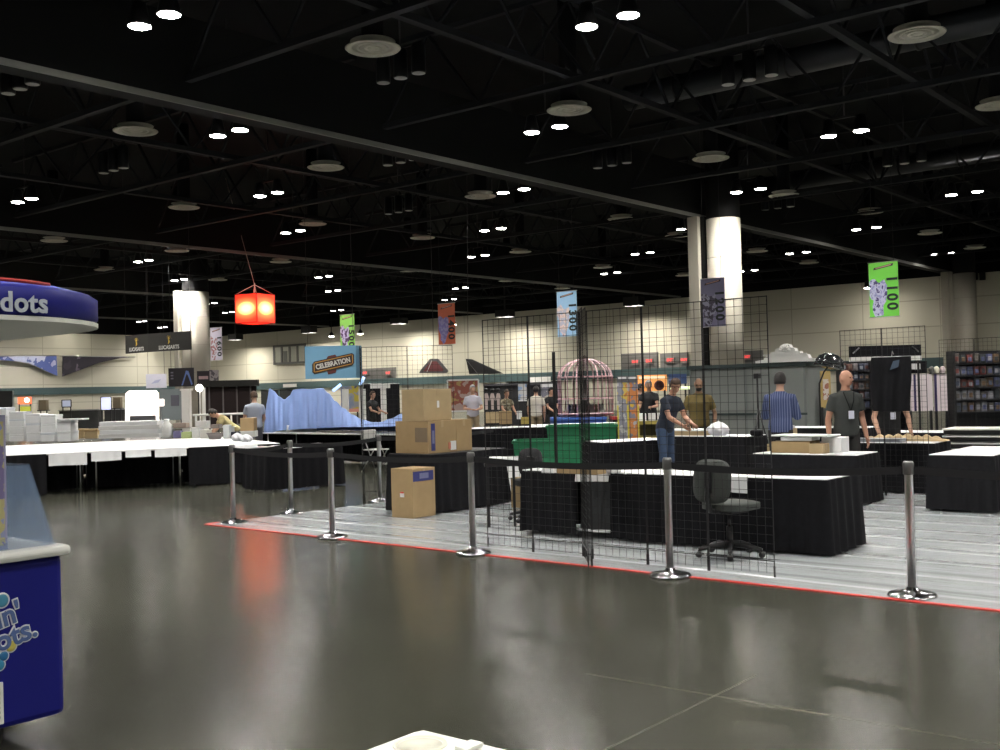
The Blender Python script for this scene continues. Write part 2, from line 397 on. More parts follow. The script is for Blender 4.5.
# unlit triple can lights
TRI = [(400,77),(112,170),(750,79),(400,162),(612,165),(18,88),(905,163),(398,212),(778,208)]
tpts = [P(a, b, 8.05) for a, b in TRI]
lab = numbered(tpts, 'row of three unlit black cans'); tp = None
unlit = mat('unlit_lens', (.42, .42, .40), .3)
for p in tpts:
    l = lab.get(tuple(p)) or 'row of three unlit black cans at the edge of the picture'
    if tp is None:
        tp = thing('can_light', l, 'lamp', p, 0, 'unlit can lights')
        MB().bar((-.6, 0, .62), (.6, 0, .62), .05).build('crossbar', black_metal, tp)
        MB().tube([(0, 0, .62), (0, 0, 2.745)], .016, 6).build('stem', black_metal, tp)
        for s in (-.5, 0, .5):
            h = MB().lathe([(.06, .6), (.14, .58), (.15, .02), (.145, 0)], 18, c=(s, 0, 0)).build('can', black_metal, tp)
            MB().lathe([(0, -.01), (.13, -.004), (.135, .0)], 18, c=(s, 0, -.002)).build('lens', unlit, h)
    else: dup(tp, p, None, l)
# grey ducts that glint between the trusses
for k, (x, y0, y1, z) in enumerate(((-6.2, 24.5, 24.5, 9.2), (-9.5, 39.0, 39.0, 9.2))):
    d = thing('air_duct', ['grey round air duct glinting above the trusses behind the nearer diffuser', 'grey round air duct above the farther trusses'][k], 'duct', (x, y0, z))
    MB().tube([(-9, 0, 0), (9, 0, 0)], .32, 16).build('pipe', mat('duct_grey', (.022, .024, .028), .5, .3), d)
    for q in range(6): MB().lathe([(.33, -.03), (.35, -.03), (.35, .03), (.33, .03)], 16, T=Matrix.Translation((-7.5+3*q, 0, 0)) @ Matrix.Rotation(PI/2, 4, 'Y')).build('joint_ring', black_metal, d)

# columns
col_mat = mat('column_plaster', (.42, .395, .325), .7, var=.05, scale=1.2)
seam_mat = mat('column_seam', (.34, .32, .27), .7)
def column(x, y, label, R=.59):
    t = thing('hall_column', label, 'column', (x, y, 0))
    MB().lathe([(R, 0), (R, 7.36)], 40).build('shaft', col_mat, t)
    MB().lathe([(R-.005, 7.36), (R-.005, 10.79)], 32).build('upper_shaft', beam_mat, t, 'black painted upper shaft')
    for z in (1.5, 3.0, 4.5, 6.0): MB().lathe([(R, z-.012), (R+.0035, z-.012), (R+.0035, z+.012), (R, z+.012)], 40).build('seam', seam_mat, t)
    o_ = R-.59
    MB().box(-1.06-o_, -.67-o_, -.62, -.06, 0, 7.48).build('pilaster', col_mat, t)
    MB().box(-.68-o_, -.5, -.42, -.2, 0, 7.48).build('jamb', beam_mat if R < .6 and y < 50 else col_mat, t)
column(-17.64, 34.45, 'large round cream column with the violet aisle banner in front of it')
column(-49.9, 35.7, 'round cream column behind the black hanging sign', .70)
column(-17.6, 62.6, 'round cream column standing against the back wall')

# ------------------------------------------------------------------ more placing helpers
def PY(px, py, Y):
    x, _ = ray(px, py); return PD(px, py, Y/(FW.y+RT.y*x/FPX))
def PX(px, py, X):
    x, _ = ray(px, py); return PD(px, py, X/(FW.x+RT.x*x/FPX))
def buildw(mb, name, m, parent, root=None, label=None):
    """shapes given in world coordinates, stored in the thing's own"""
    r = root or parent; T = (Matrix.Translation(r.location) @ Euler(r.rotation_euler).to_matrix().to_4x4()).inverted()
    mb.v = [T @ v for v in mb.v]
    return mb.build(name, m, parent, label)

# ------------------------------------------------------------------ ice cream kiosk
KX, KX1, KY0, KY1 = -4.97, -5.95, .55, 2.765
k = thing('kiosk_cart', 'blue ice cream kiosk cart with white counter and curved blue canopy', 'kiosk', (-5.45, 1.65, 0))
b = MB(); b.box(KX1, KX, KY0, KY1, .10, .87, bev=.03); buildw(b, 'body', kiosk_blue, k)
b = MB(); b.box(KX1-.05, KX+.05, KY0-.05, KY1+.02, .865, .915, bev=.02); buildw(b, 'counter', kiosk_white, k)
for cx in (KX-.12, KX1+.12):
    for cy in (KY0+.15, KY1-.3):
        b = MB(); b.lathe([(.0, -.022), (.05, -.022), (.055, 0), (.05, .022), (0, .022)], 16, T=Matrix.Translation((cx, cy, .055)) @ Matrix.Rotation(PI/2, 4, 'X'))
        b.box(cx-.03, cx+.03, cy-.035, cy+.035, .06, .105); buildw(b, 'caster', black_plastic, k)
glass = bpy.data.materials.new('clear_acrylic'); glass.use_nodes = True
gb = glass.node_tree.nodes['Principled BSDF']; gb.inputs['Base Color'].default_value = (.30, .42, .62, 1); gb.inputs['Roughness'].default_value = .08; gb.inputs['Alpha'].default_value = .24
b = MB()
prof = [(KX-.03, .915), (KX-.26, 1.29), (KX-.275, 1.29), (KX-.045, .915)]
b.prism(prof, 'y', 1.25, 2.745); b.box(KX-.75, KX-.26, 1.25, 2.745, 1.285, 1.297)
b.prism([(KX-.05, .915), (KX-.27, 1.285), (KX-.75, 1.285), (KX-.75, .915)], 'y', 2.735, 2.745)
buildw(b, 'sneeze_guard', glass, k)
b = MB(); b.box(KX-.62, KX-.2, 1.7, 2.4, .915, .935, bev=.008); buildw(b, 'counter_insert', steel, k)
# posts and canopy
for py in (.9, 2.3):
    b = MB(); b.tube([(KX1+.12, py, .9), (KX1+.12, py, 2.05)], .03, 12); buildw(b, 'canopy_post', kiosk_white, k)
def rrect(x0, x1, y0, y1, r, n=8):
    out = []
    for cx, cy, a0 in ((x1-r, y1-r, 0), (x0+r, y1-r, PI/2), (x0+r, y0+r, PI), (x1-r, y0+r, 1.5*PI)):
        for i in range(n+1): out.append((cx+r*math.cos(a0+PI/2*i/n), cy+r*math.sin(a0+PI/2*i/n)))
    return out
CX0, CX1, CY0, CY1 = -6.85, -4.52, -.2, 3.02
def ring(ins, z, bow=0.0):
    pl = rrect(CX0+ins, CX1-ins, CY0+ins, CY1-ins, max(.2, .72-ins*.6)); cy = (CY0+CY1)/2; hy = (CY1-CY0)/2
    return [Vector((x, y, z+bow*(1-((y-cy)/hy)**2))) for x, y in pl]
def loft(rings, close0=False, close1=False):
    n = len(rings[0]); vs = [v for r in rings for v in r]
    fs = [(i*n+q, i*n+(q+1) % n, (i+1)*n+(q+1) % n, (i+1)*n+q) for i in range(len(rings)-1) for q in range(n)]
    if close0: fs.append(tuple(range(n-1, -1, -1)))
    if close1: fs.append(tuple((len(rings)-1)*n+q for q in range(n)))
    return vs, fs
b = MB(); b.add(*loft([ring(.10, 1.95), ring(0, 1.955), ring(0, 1.975), ring(.03, 1.98)], True, True), smooth=False); buildw(b, 'canopy_underside', kiosk_white, k)
b = MB(); b.add(*loft([ring(.02, 1.976), ring(.0, 1.99), ring(.0, 2.085, .015), ring(.02, 2.10, .02)], True, True), smooth=True); cf = buildw(b, 'canopy_fascia', kiosk_blue, k)
b = MB(); b.add(*loft([ring(.02, 2.10, .02), ring(.14, 2.125, .04), ring(.42, 2.15, .06), ring(.8, 2.16, .07)], False, True), smooth=True); buildw(b, 'canopy_roof', kiosk_bright, k)
red_trim = mat('red_trim', (.45, .05, .04), .4)
b = MB(); rp = ring(.06, 2.112, .03); b.tube([rp[-1].lerp(rp[0], .80), rp[-1].lerp(rp[0], .9)]+rp[0:3], .009, 6); buildw(b, 'red_piping', red_trim, k)
K0 = Vector((-5.45, 1.65, 0))
letters = mat('pale_lettering', (.55, .60, .66), .4, var=.02)
def onface(name, s, size, y, z, m, parent, x, tilt=0.0, bold=.004, sx=1.0, depth=.003, spacing=1.06):
    R3 = Euler((PI/2, 0, PI/2)).to_matrix().to_4x4() @ Matrix.Rotation(tilt, 4, 'Z')
    return text(name, s, size, m, parent, Vector((x, y, z))-K0, R3.to_euler(), depth, bold, sx=sx, spacing=spacing)
yd = PX(24, 306, CX1).y; zd = PX(24, 306, CX1).z
onface('lettering', 'dots', .120, yd-.004, zd+.012, letters, k, CX1+.004, .0, .003, .95)
p = PX(45, 312, CX1)
b = MB(); b.ball((CX1+.004, p.y, p.z), (.004, .007, .007), 8); buildw(b, 'registered_mark', letters, k)
# cart logo with lettering and coloured balls
outline = mat('logo_outline', (.72, .75, .78), .4, var=.02); logo_blue = mat('logo_blue', (.10, .16, .36), .4, var=.02)
p1 = PX(15, 611, KX); p2 = PX(31, 630, KX)
for nm, m_, bo, xo in (('lettering_outline', outline, .009, .002), ('lettering', logo_blue, .003, .006)):
    R3 = Euler((PI/2, 0, PI/2)).to_matrix().to_4x4() @ Matrix.Rotation(.22, 4, 'Z')
    text(nm, "Dippin'", .135, m_, k, Vector((KX+xo, p1.y+.03, p1.z+.0))-K0, R3.to_euler(), .002, bo, align='RIGHT')
    text(nm, "Dots.", .135, m_, k, Vector((KX+xo, p2.y+.03, p2.z+.015))-K0, R3.to_euler(), .002, bo, align='RIGHT')
for (a, c), r, col in (((12, 645), .026, (.62, .55, .12)), ((3, 600), .030, (.08, .30, .45)), ((5, 655), .022, (.03, .16, .35)), ((1, 664), .024, (.04, .25, .42))):
    q = PX(a, c, KX); b = MB()
    b.ball((KX, q.y, q.z), (.004, r*1.25, r*1.25), 14); o = buildw(b, 'logo_ball_outline', outline, k)
    b = MB(); b.ball((KX+.002, q.y, q.z), (.006, r, r), 14); buildw(b, 'logo_ball', mat('ball_%d' % a, col, .35), k)
q0 = PX(0, 681, KX); q1 = PX(5, 722, KX); b = MB(); b.box(KX-.001, KX+.012, q1.y-.45, q1.y, q1.z, q0.z, bev=.005); v_ = buildw(b, 'vent_panel', kiosk_white, k)
b = MB()
for i in range(7): b.box(KX+.011, KX+.016, q1.y-.42, q1.y-.02, q1.z+.03+i*.022, q1.z+.04+i*.022)
buildw(b, 'vent_slats', mat('vent_grey', (.3, .3, .3), .5), v_, k)
# printed box on the counter
p = P(8.5, 549, .915)
t = thing('display_box', 'tall printed lavender carton standing on the kiosk counter', 'box', (p.x, p.y, .916), PI/2)
MB().box(-.34, 0, .0, .22, 0, .63).build('carton', mat('lavender_card', (.34, .34, .50), .5), t)
MB().box(-.33, -.012, -.003, .0, .02, .6).build('printed_face', blotch('carton_print', [(.42, .40, .58), (.20, .17, .34), (.50, .46, .22), (.30, .32, .52), (.52, .50, .60)], 9, .5, 3.0), t)
MB().box(.0, .003, .01, .21, .02, .6).build('printed_face', MATS['carton_print'], t)

# white tray with a round recess right before the camera
p = P(421, 728, .76)
t = thing('tray_table', 'white plastic tray table corner with a round cup recess close to the camera', 'table', (p.x, p.y, 0), 0)
hole = P(420, 743, .76)-Vector((p.x, p.y, 0))
b = MB(); n = 28
hx, hy, hr = hole.x, hole.y, .054
outer = []
X0, X1, Y0_, Y1_ = 0.0, .62, -.62, 0.0
for q in range(n):
    a = 2*PI*q/n; dx, dy = math.cos(a), math.sin(a); s = 1e9
    if dx > 1e-6: s = min(s, (X1-hx)/dx)
    if dx < -1e-6: s = min(s, (X0-hx)/dx)
    if dy > 1e-6: s = min(s, (Y1_-hy)/dy)
    if dy < -1e-6: s = min(s, (Y0_-hy)/dy)
    outer.append((hx+dx*s, hy+dy*s))
inner = [(hx+hr*math.cos(2*PI*q/n), hy+hr*math.sin(2*PI*q/n)) for q in range(n)]
vs = [(x, y, .76) for x, y in inner]+[(x, y, .76) for x, y in outer]+[(x, y, .71) for x, y in outer]+[(x, y, .70) for x, y in inner]
fs = [(q, (q+1) % n, n+(q+1) % n, n+q) for q in range(n)]+[(n+q, n+(q+1) % n, 2*n+(q+1) % n, 2*n+q) for q in range(n)]+[(3*n+q, 3*n+(q+1) % n, (q+1) % n, q) for q in range(n)]+[tuple(3*n+q for q in range(n))]
fs += [(2*n+q, 2*n+(q+1) % n, 3*n+(q+1) % n, 3*n+q) for q in range(n)]
# rotate so the visible corner points away from the camera
pl = P(365, 750, .76); pr = P(520, 750, .76); va = (pl-p); vb = (pr-p)
b.add(vs, fs); tray = b.build('tray', kiosk_white, t)
MB().lathe([(hr+.012, .759), (hr+.010, .7635), (hr+.002, .7635), (hr, .735)], 28, c=(hx, hy, 0)).build('recess_rim', mat('rim_ivory', (.66, .66, .55), .4), t)
MB().tube([(.30, -.30, .02), (.30, -.30, .71)], .04, 14).build('pedestal', kiosk_white, t)
MB().lathe([(.22, 0), (.22, .015), (.05, .035), (0, .035)], 24, c=(.30, -.30, 0)).build('foot', kiosk_white, t)
rb = P(472, 745, .765)-Vector((p.x, p.y, 0))
MB().box(rb.x-.03, rb.x+.01, rb.y-.03, rb.y+.03, .7605, .770, bev=.002).build('raised_block', kiosk_white, t)

# ------------------------------------------------------------------ plastic sheeting and red tape
def sheet_material():
    m = bpy.data.materials.new('plastic_sheeting'); m.use_nodes = True; nt = m.node_tree; N = nt.nodes; L = nt.links
    b = N['Principled BSDF']; b.inputs['Base Color'].default_value = (.36, .385, .395, 1); b.inputs['Roughness'].default_value = .17; b.inputs['Specular IOR Level'].default_value = .9
    tc = N.new('ShaderNodeTexCoord')
    wv = N.new('ShaderNodeTexWave'); wv.bands_direction = 'Y'; wv.inputs['Scale'].default_value = .46; wv.inputs['Distortion'].default_value = 4.0; wv.inputs['Detail'].default_value = 2; wv.inputs['Detail Scale'].default_value = .6
    mp = N.new('ShaderNodeMapping'); mp.inputs['Scale'].default_value = (.30, 1, 1); L.new(tc.outputs['Object'], mp.inputs['Vector']); L.new(mp.outputs['Vector'], wv.inputs['Vector'])
    cr = N.new('ShaderNodeValToRGB'); cr.color_ramp.elements[0].position = .72; cr.color_ramp.elements[1].position = 1.0; cr.color_ramp.interpolation = 'EASE'; L.new(wv.outputs['Fac'], cr.inputs['Fac'])
    mp2 = N.new('ShaderNodeMapping'); mp2.inputs['Scale'].default_value = (1.2, 5, 1); L.new(tc.outputs['Object'], mp2.inputs['Vector'])
    n2 = N.new('ShaderNodeTexNoise'); n2.inputs['Scale'].default_value = 2.2; n2.inputs['Detail'].default_value = 5; n2.inputs['Roughness'].default_value = .6; L.new(mp2.outputs['Vector'], n2.inputs['Vector'])
    ad = N.new('ShaderNodeMath'); ad.operation = 'MULTIPLY_ADD'; ad.inputs[1].default_value = .45; L.new(n2.outputs['Fac'], ad.inputs[0]); L.new(cr.outputs['Color'], ad.inputs[2])
    bp = N.new('ShaderNodeBump'); bp.inputs['Strength'].default_value = 1.0; bp.inputs['Distance'].default_value = .019
    L.new(ad.outputs[0], bp.inputs['Height']); L.new(bp.outputs['Normal'], b.inputs['Normal'])
    return m
SX, SY, SR = -11.62, 8.40, -.046
b = MB(); nx, ny = 70, 60
def sheetz(u, v):
    x = u*14.0; y = v*18; e = min(1, u*12, v*18)
    return (x, y, .004+e*(.006*(1+math.sin(y*9+.6*math.sin(x*.9)+1.2*math.sin(y*2.1)))*.9))
b.grid(sheetz, nx, 160)
single('floor_sheeting', b, sheet_material(), 'shiny grey plastic sheeting laid wrinkled over the booth floor', 'floor covering', (SX, SY, 0), SR)
red_tape = mat('red_tape', (.62, .035, .03), .45)
single('floor_tape', MB().box(0, 14.0, -.025, .025, 0, .006), red_tape, 'red tape strip along the front edge of the plastic sheeting', 'tape', (SX, SY-.005, .001), SR)
single('floor_tape', MB().box(-.025, .025, 0, .5, 0, .006), red_tape, 'short red tape strip on the side edge of the plastic sheeting', 'tape', (SX-.03, SY+.035, .001), SR)

# ------------------------------------------------------------------ stanchions and belts
def stanchion(x, y, label, belts=(), protoO=[None]):
    t = thing('stanchion', label, 'stanchion', (x, y, 0), 0, 'chrome belt stanchions')
    MB().lathe([(.175, 0), (.178, .012), (.165, .028), (.10, .042), (.045, .055), (.036, .075), (0, .075)], 32).build('base', chrome, t)
    MB().lathe([(.031, .05), (.031, .90), (.034, .905), (.034, .915)], 20).build('pole', steel, t)
    h = MB().lathe([(.034, .90), (.040, .905), (.040, .985), (.033, 1.0), (0, 1.0)], 20).build('head', mat('head_grey', (.20, .20, .20), .35, .7), t)
    for tx, ty in belts:
        d = Vector((tx-x, ty-y, 0)); u = d.normalized(); nn = 14; vs = []
        for i in range(nn+1):
            q = u*.035+(d-u*.07)*(i/nn); sag = .035*(1-(2*i/nn-1)**2)
            for z in (.905-sag, .962-sag): vs.append(q+UP*z)
        fs = [(2*i, 2*i+2, 2*i+3, 2*i+1) for i in range(nn)]
        MB().add(vs, fs).build('belt', belt_mat, t, 'black webbing belt')
    return t
S = {c: P(*q) for c, q in dict(A=(233.6, 523), B=(291.4, 513.7), C=(332.5, 537.5), D=(472.9, 553.5), E=(669.4, 576), F=(910.6, 596), G=(380, 502)).items()}
xy = lambda c: (S[c].x, S[c].y)
stanchion(*xy('A'), 'chrome stanchion on the corner tip of the plastic sheeting', [xy('B'), xy('C')])
stanchion(*xy('B'), 'chrome stanchion second along the side edge of the sheeting, behind the corner one', [xy('G')])
stanchion(*xy('C'), 'chrome stanchion second along the front red tape from the sheeting corner', [xy('D')])
stanchion(*xy('D'), 'chrome stanchion before the cardboard boxes beside the tall wire grid', [xy('E')])
stanchion(*xy('E'), 'chrome stanchion before the long black skirted table and the office chair', [xy('F')])
stanchion(*xy('F'), 'chrome stanchion nearest the camera, alone before the open shiny sheeting', [(-.35, 8.17)])
stanchion(*xy('G'), 'chrome stanchion partly behind the small wire grid near the cardboard boxes', [(-11.6, 14.2)])

# ------------------------------------------------------------------ wire grid panels
def gridwall(a, c, label, H_=2.30, z0=.03):
    a = Vector((a[0], a[1], 0)); c = Vector((c[0], c[1], 0)); L_ = (c-a).length
    t = thing('wire_grid_panel', label, 'display panel', a, math.atan2(c.y-a.y, c.x-a.x), 'black wire grid panels')
    fr = MB(); r = .0055
    for x in (.006, L_-.006): fr.bar((x, 0, z0), (x, 0, z0+H_), .0075)
    for z in (z0+.006+.10, z0+H_-.006): fr.bar((.006, 0, z), (L_-.006, 0, z), .008)
    fr.build('frame', black_metal, t)
    g = MB(); n = max(2, round(L_/.0762)); nz = round(H_/.0762)
    for i in range(1, n): g.bar((L_*i/n, .003, z0), (L_*i/n, .003, z0+H_), .0034)
    for i in range(1, nz): g.bar((0, -.003, z0+.1+(H_-.1)*i/nz), (L_, -.002, z0+.1+(H_-.1)*i/nz), .0034)
    g.build('wires', black_metal, t)
    for x in (.006, L_-.006): MB().bar((x, 0, 0), (x, 0, .10), .013).build('foot', black_metal, t)
    return t
gx = [-7.16, -6.52, -5.88]
gridwall((gx[0], 8.60), (gx[1], 8.53), 'black wire grid panel beside the stanchion, first of the front grid wall')
gridwall((gx[1], 8.53), (gx[2], 8.50), 'black wire grid panel in front of the green bin, second of the front grid wall')
gridwall((-5.56, 8.08), (-5.945, 8.55), 'black wire grid panel seen edge-on, jutting forward from the front grid wall, nearer the boxes')
gridwall((-5.535, 8.10), (-5.92, 8.57), 'black wire grid panel seen edge-on, folded against the other edge-on one, nearer the chair')
gridwall((-5.78, 8.47), (-5.16, 8.44), 'black wire grid panel just behind the edge-on one, before the long table')
gridwall((-5.16, 8.44), (-4.54, 8.42), 'black wire grid panel directly behind the stanchion, beside the office chair')
gridwall((-4.54, 8.42), (-3.92, 8.40), 'black wire grid panel in front of the office chair, last of the front grid wall')
gridwall((-11.63, 11.15), (-12.06, 11.58), 'black wire grid panel seen edge-on left of the cardboard boxes', 2.28)
gridwall((-11.90, 11.44), (-11.40, 11.91), 'black wire grid panel behind the boxes, nearer its edge-on neighbour', 2.28)
gridwall((-11.40, 11.91), (-10.90, 12.38), 'black wire grid panel behind the upper cardboard box', 2.28)
gridwall((-5.97, 15.12), (-5.36, 15.08), 'black wire grid panel beside the man in the dark grey T-shirt', 2.30)
gridwall((-5.36, 15.08), (-4.75, 15.04), 'black wire grid panel with dark garment, next to the pinkish panels', 2.30)
for i in range(3):
    gridwall((-6.35+.62*i, 20.85), (-5.73+.62*i, 20.83), ['black wire grid panel beside the back wall column, first of three before the goods rack', 'middle black wire grid panel before the goods rack', 'last black wire grid panel before the goods rack, at the picture edge'][i], 2.30)

# ------------------------------------------------------------------ tables
def skirt(mb, a, c, z0, z1, seed=0, amp=.021, flare=.03):
    a = Vector(a); c = Vector(c); L_ = (c-a).length; u = (c-a).normalized(); nrm = Vector((u.y, -u.x, 0))
    n = max(6, int(L_/.025)); rnd = random.Random(seed); ph = [rnd.uniform(0, 6) for _ in range(4)]
    rows = 5; vs = []
    for j in range(rows+1):
        tt = j/rows; z = z1+(z0-z1)*tt
        for i in range(n+1):
            s = L_*i/n
            o = amp*(.35+tt*.65)*(math.sin(s*38+ph[0]+1.5*math.sin(s*5+ph[1]))+.5*math.sin(s*13+ph[2]))+flare*tt+.014
            p = a+u*s+nrm*o; vs.append((p.x, p.y, z+(.006*math.sin(s*7+ph[3]) if j == rows else 0)))
    fs = [(j*(n+1)+i, j*(n+1)+i+1, (j+1)*(n+1)+i+1, (j+1)*(n+1)+i) for j in range(rows) for i in range(n)]
    mb.add(vs, fs, 0, True)
def skirt_path(mb, pts, z0, z1, seed=0, amp=.021, flare=.03):
    rnd = random.Random(seed); ph = [rnd.uniform(0, 6) for _ in range(4)]; pts = [Vector(p) for p in pts]
    seg = [(pts[i], pts[i+1]) for i in range(len(pts)-1)]; nr = [Vector(((c-a).normalized().y, -(c-a).normalized().x, 0)) for a, c in seg]
    closed = (pts[0]-pts[-1]).length < 1e-6; cols = []; run = 0.0
    for k, (a, c) in enumerate(seg):
        L_ = (c-a).length; n = max(4, int(L_/.025))
        for i in range(n+1 if k == len(seg)-1 else n):
            p = a.lerp(c, i/n)
            if i == 0 and (k > 0 or closed): cols.append((p, nr[k-1]+nr[k], None))
            elif i == n and closed: cols.append((p, nr[k]+nr[0], None))
            else: cols.append((p, nr[k], run+L_*i/n))
        run += L_
    rows = 5; m = len(cols); vs = []
    for j in range(rows+1):
        tt = j/rows; z = z1+(z0-z1)*tt
        for p, nrm, q in cols:
            o = flare*tt+.022
            if q is not None: o += amp*(.35+tt*.65)*(.75*math.sin(q*38+ph[0]+1.5*math.sin(q*5+ph[1]))+.3*math.sin(q*13+ph[2]))
            v = p+nrm*max(o, .004); vs.append((v.x, v.y, z+(.006*math.sin((q or 0)*7+ph[3]) if j == rows else 0)))
    mb.add(vs, [(j*m+i, j*m+i+1, (j+1)*m+i+1, (j+1)*m+i) for j in range(rows) for i in range(m-1)], 0, True)
def table(label, cx, cy, L_, W, rz=0.0, z=.715, skirts='flrb', top=None, group='skirted folding tables', fr=(0, 1), hang=None, z0=.03):
    """local x along the length, local -y is the front"""
    t = thing('folding_table', label, 'table', (cx, cy, 0), rz, group)
    hx, hy = L_/2, W/2
    MB().box(-hx, hx, -hy, hy, z-.03, z-.006, bev=.006).build('tabletop', white_plastic, t)
    cl = MB(); cl.box(-hx-.008, hx+.008, -hy-.008, hy+.008, z-.016, z, bev=.005); cl.build('table_cover', top or white_cloth, t)
    sd = random.randint(0, 999)
    cor = {'l': ((-hx, hy, 0), (-hx, -hy, 0)), 'f': ((-hx+L_*fr[0], -hy, 0), (-hx+L_*fr[1], -hy, 0)), 'r': ((hx, -hy, 0), (hx, hy, 0)), 'b': ((hx, hy, 0), (-hx, hy, 0))}
    order = [c for c in 'lfrb' if c in skirts]; runs = []
    for c in order:
        a, e_ = cor[c]
        if runs and (Vector(runs[-1][-1])-Vector(a)).length < 1e-6: runs[-1].append(e_)
        else: runs.append([a, e_])
    if len(runs) > 1 and (Vector(runs[-1][-1])-Vector(runs[0][0])).length < 1e-6: runs[0] = runs.pop()+runs[0][1:]
    for k_, r_ in enumerate(runs):
        m_ = MB(); skirt_path(m_, r_, z0, z-.008, sd+k_); m_.build('skirt', black_cloth, t, 'black pleated cloth skirt')
    for h in (hang or []):
        m_ = MB(); skirt(m_, (-hx+L_*h[0], -hy-.02, 0), (-hx+L_*h[1], -hy-.02, 0), z-h[2], z-.002, sd+7, .006, .02); m_.build('cloth_overhang', white_cloth, t, 'white plastic hanging over the edge')
    for x in (-hx+.12, hx-.12):
        for y in (-hy+.08, hy-.08):
            MB().tube([(x, y, 0), (x, y, z-.03)], .014, 8).build('leg', steel, t)
    return t
T1 = table('long black skirted table with white top behind the wire grid, end nearer the cardboard boxes', -6.57, 9.98, 1.76, .76, 0, .715, 'lb', hang=[(.42, .66, .10)])
m_ = MB(); skirt(m_, (-.90, -.38, 0), (-.14, -.38, 0), .05, .705, 5); m_.build('skirt', black_cloth, T1, 'black pleated cloth skirt')
m_ = MB(); skirt(m_, (.28, -.38, 0), (.90, -.38, 0), .03, .705, 6); m_.build('skirt', black_cloth, T1, 'black pleated cloth skirt')
m_ = MB(); skirt(m_, (-.14, -.30, 0), (.28, -.30, 0), .08, .60, 8, .02); m_.build('inner_drape', mat('grey_drape', (.035, .037, .04), .5), T1, 'dark grey plastic drape')
MB().tube([(-.15, -.40, .10), (.06, -.42, .095), (.29, -.40, .10)], .014, 8).build('rolled_plastic', white_cloth, T1)
table('long black skirted table with white top beside the office chair, nearest the camera', -4.82, 9.98, 1.72, .76, 0, .715, 'frb', hang=[(.36, .56, .15)])
table('black skirted table holding the white foam boards, behind the long front table', -5.91, 13.98, 1.40, .76, 0, .665, 'flrb')
table('black skirted table with a bare white top standing alone at the picture edge', -3.93, 14.50, 1.80, .72, PI/2, .69, 'flrb')
table('black skirted table behind the striped shirt man, with cardboard tray and white bag', -9.15, 17.25, 1.62, .76, 0, .72, 'flrb')
table('black skirted table with curved white edge behind the wire grid and green bin', -9.85, 15.57, 1.36, .76, 1.12, .72, 'flrb')
table('black skirted table carrying the stacked cardboard boxes', -10.03, 11.26, 1.52, .78, PI/2, .79, 'flrb', top=mat('black_vinyl', (.012, .012, .013), .5))
table('dark table with packing paper and trays behind the wire grid', -5.65, 15.85, 1.62, .7, 0, .72, 'flrb')
table('white topped table in the row behind the packing paper table, nearer the people', -5.78, 19.0, 1.76, .76, 0, .72, 'flrb')
table('white topped table in the row behind the packing paper table, nearer the picture edge', -3.92, 19.0, 1.76, .76, 0, .72, 'flrb', hang=[(.05, .35, .2)])
table('tall black skirted counter table under the pinkish panels', -6.75, 27.3, 2.6, .8, 0, .86, 'flrb')
table('black skirted counter in front of the goods rack', -4.2, 24.0, 3.0, .8, 0, .80, 'flrb')
table('black skirted table behind the striped shirt man near the grey kiosk', -8.3, 20.3, 1.8, .76, 0, .74, 'flrb')
# long white tables in the middle distance
table('long white covered table behind the cardboard boxes', -16.0, 19.9, 2.6, .8, .72, .74, 'flrb')
table('long white covered table behind the green bin', -15.2, 22.1, 2.6, .8, .72, .74, 'flrb')
# table under the blue tarp
pL = P(262, 432.5, .74); pR = P(402, 434, .74); um = (pR-pL); rzT = math.atan2(um.y, um.x); mid = (pL+pR)/2
TL = um.length; back = Vector((-math.sin(rzT), math.cos(rzT), 0))
table('long table with a white top and dark apron under the blue tarp', mid.x+back.x*.5, mid.y+back.y*.5, TL, 1.0, rzT, .74, 'lb', fr=(0, 1))
# left display: rows of white tables
L1 = Vector((-16.15, 13.35, 0)); L0 = Vector((-18.24, 8.95, 0)); u = (L1-L0).normalized(); nb = Vector((-u.y, u.x, 0)); rzL = math.atan2(u.y, u.x)
rown = ['front', 'second', 'third', 'fourth', 'fifth']
coln = ['nearest the corner stanchion', 'in the middle', 'nearest the kiosk']
TLn = (L1-L0).length/3+.05
for r in range(5):
    for c in range(3):
        cc = L1-u*(TLn*(c+.5)+.02*c)+nb*(.46+.935*r)
        kw = {}
        if r == 0: kw = dict(skirts=['fr', '', 'fl'][c], hang=[[(.45, .75, .06)], [(.02, .32, .17), (.36, .62, .13), (.66, .99, .15)], [(.62, .99, .22)]][c])
        else: kw = dict(skirts='')
        if r == 4: kw = dict(skirts='b')
        if r == 0 and c == 2: kw['fr'] = (0, .6)
        tt_ = table('white covered table, %s row of the big display, %s' % (rown[r], coln[c]), cc.x, cc.y, TLn, .91, rzL, .72, group='white tables of the big display', **kw)
        if r == 0:
            m_ = MB(); skirt(m_, (TLn/2-.03, .34, 0), (-TLn/2+.03, .34, 0), .03, .68, 40+c, .02, .0); m_.build('shade_sheet', black_cloth, tt_, 'added dark sheet standing for the shade under the table')  # dark sheet added to darken the open space beneath the front row
# small table with printed papers by the corner stanchions
q = P(272, 449, .72)
tb2 = table('low table strewn with printed papers behind the corner stanchions', q.x-.35, q.y+.75, 1.5, .75, rzL+.35, .72, 'flr')

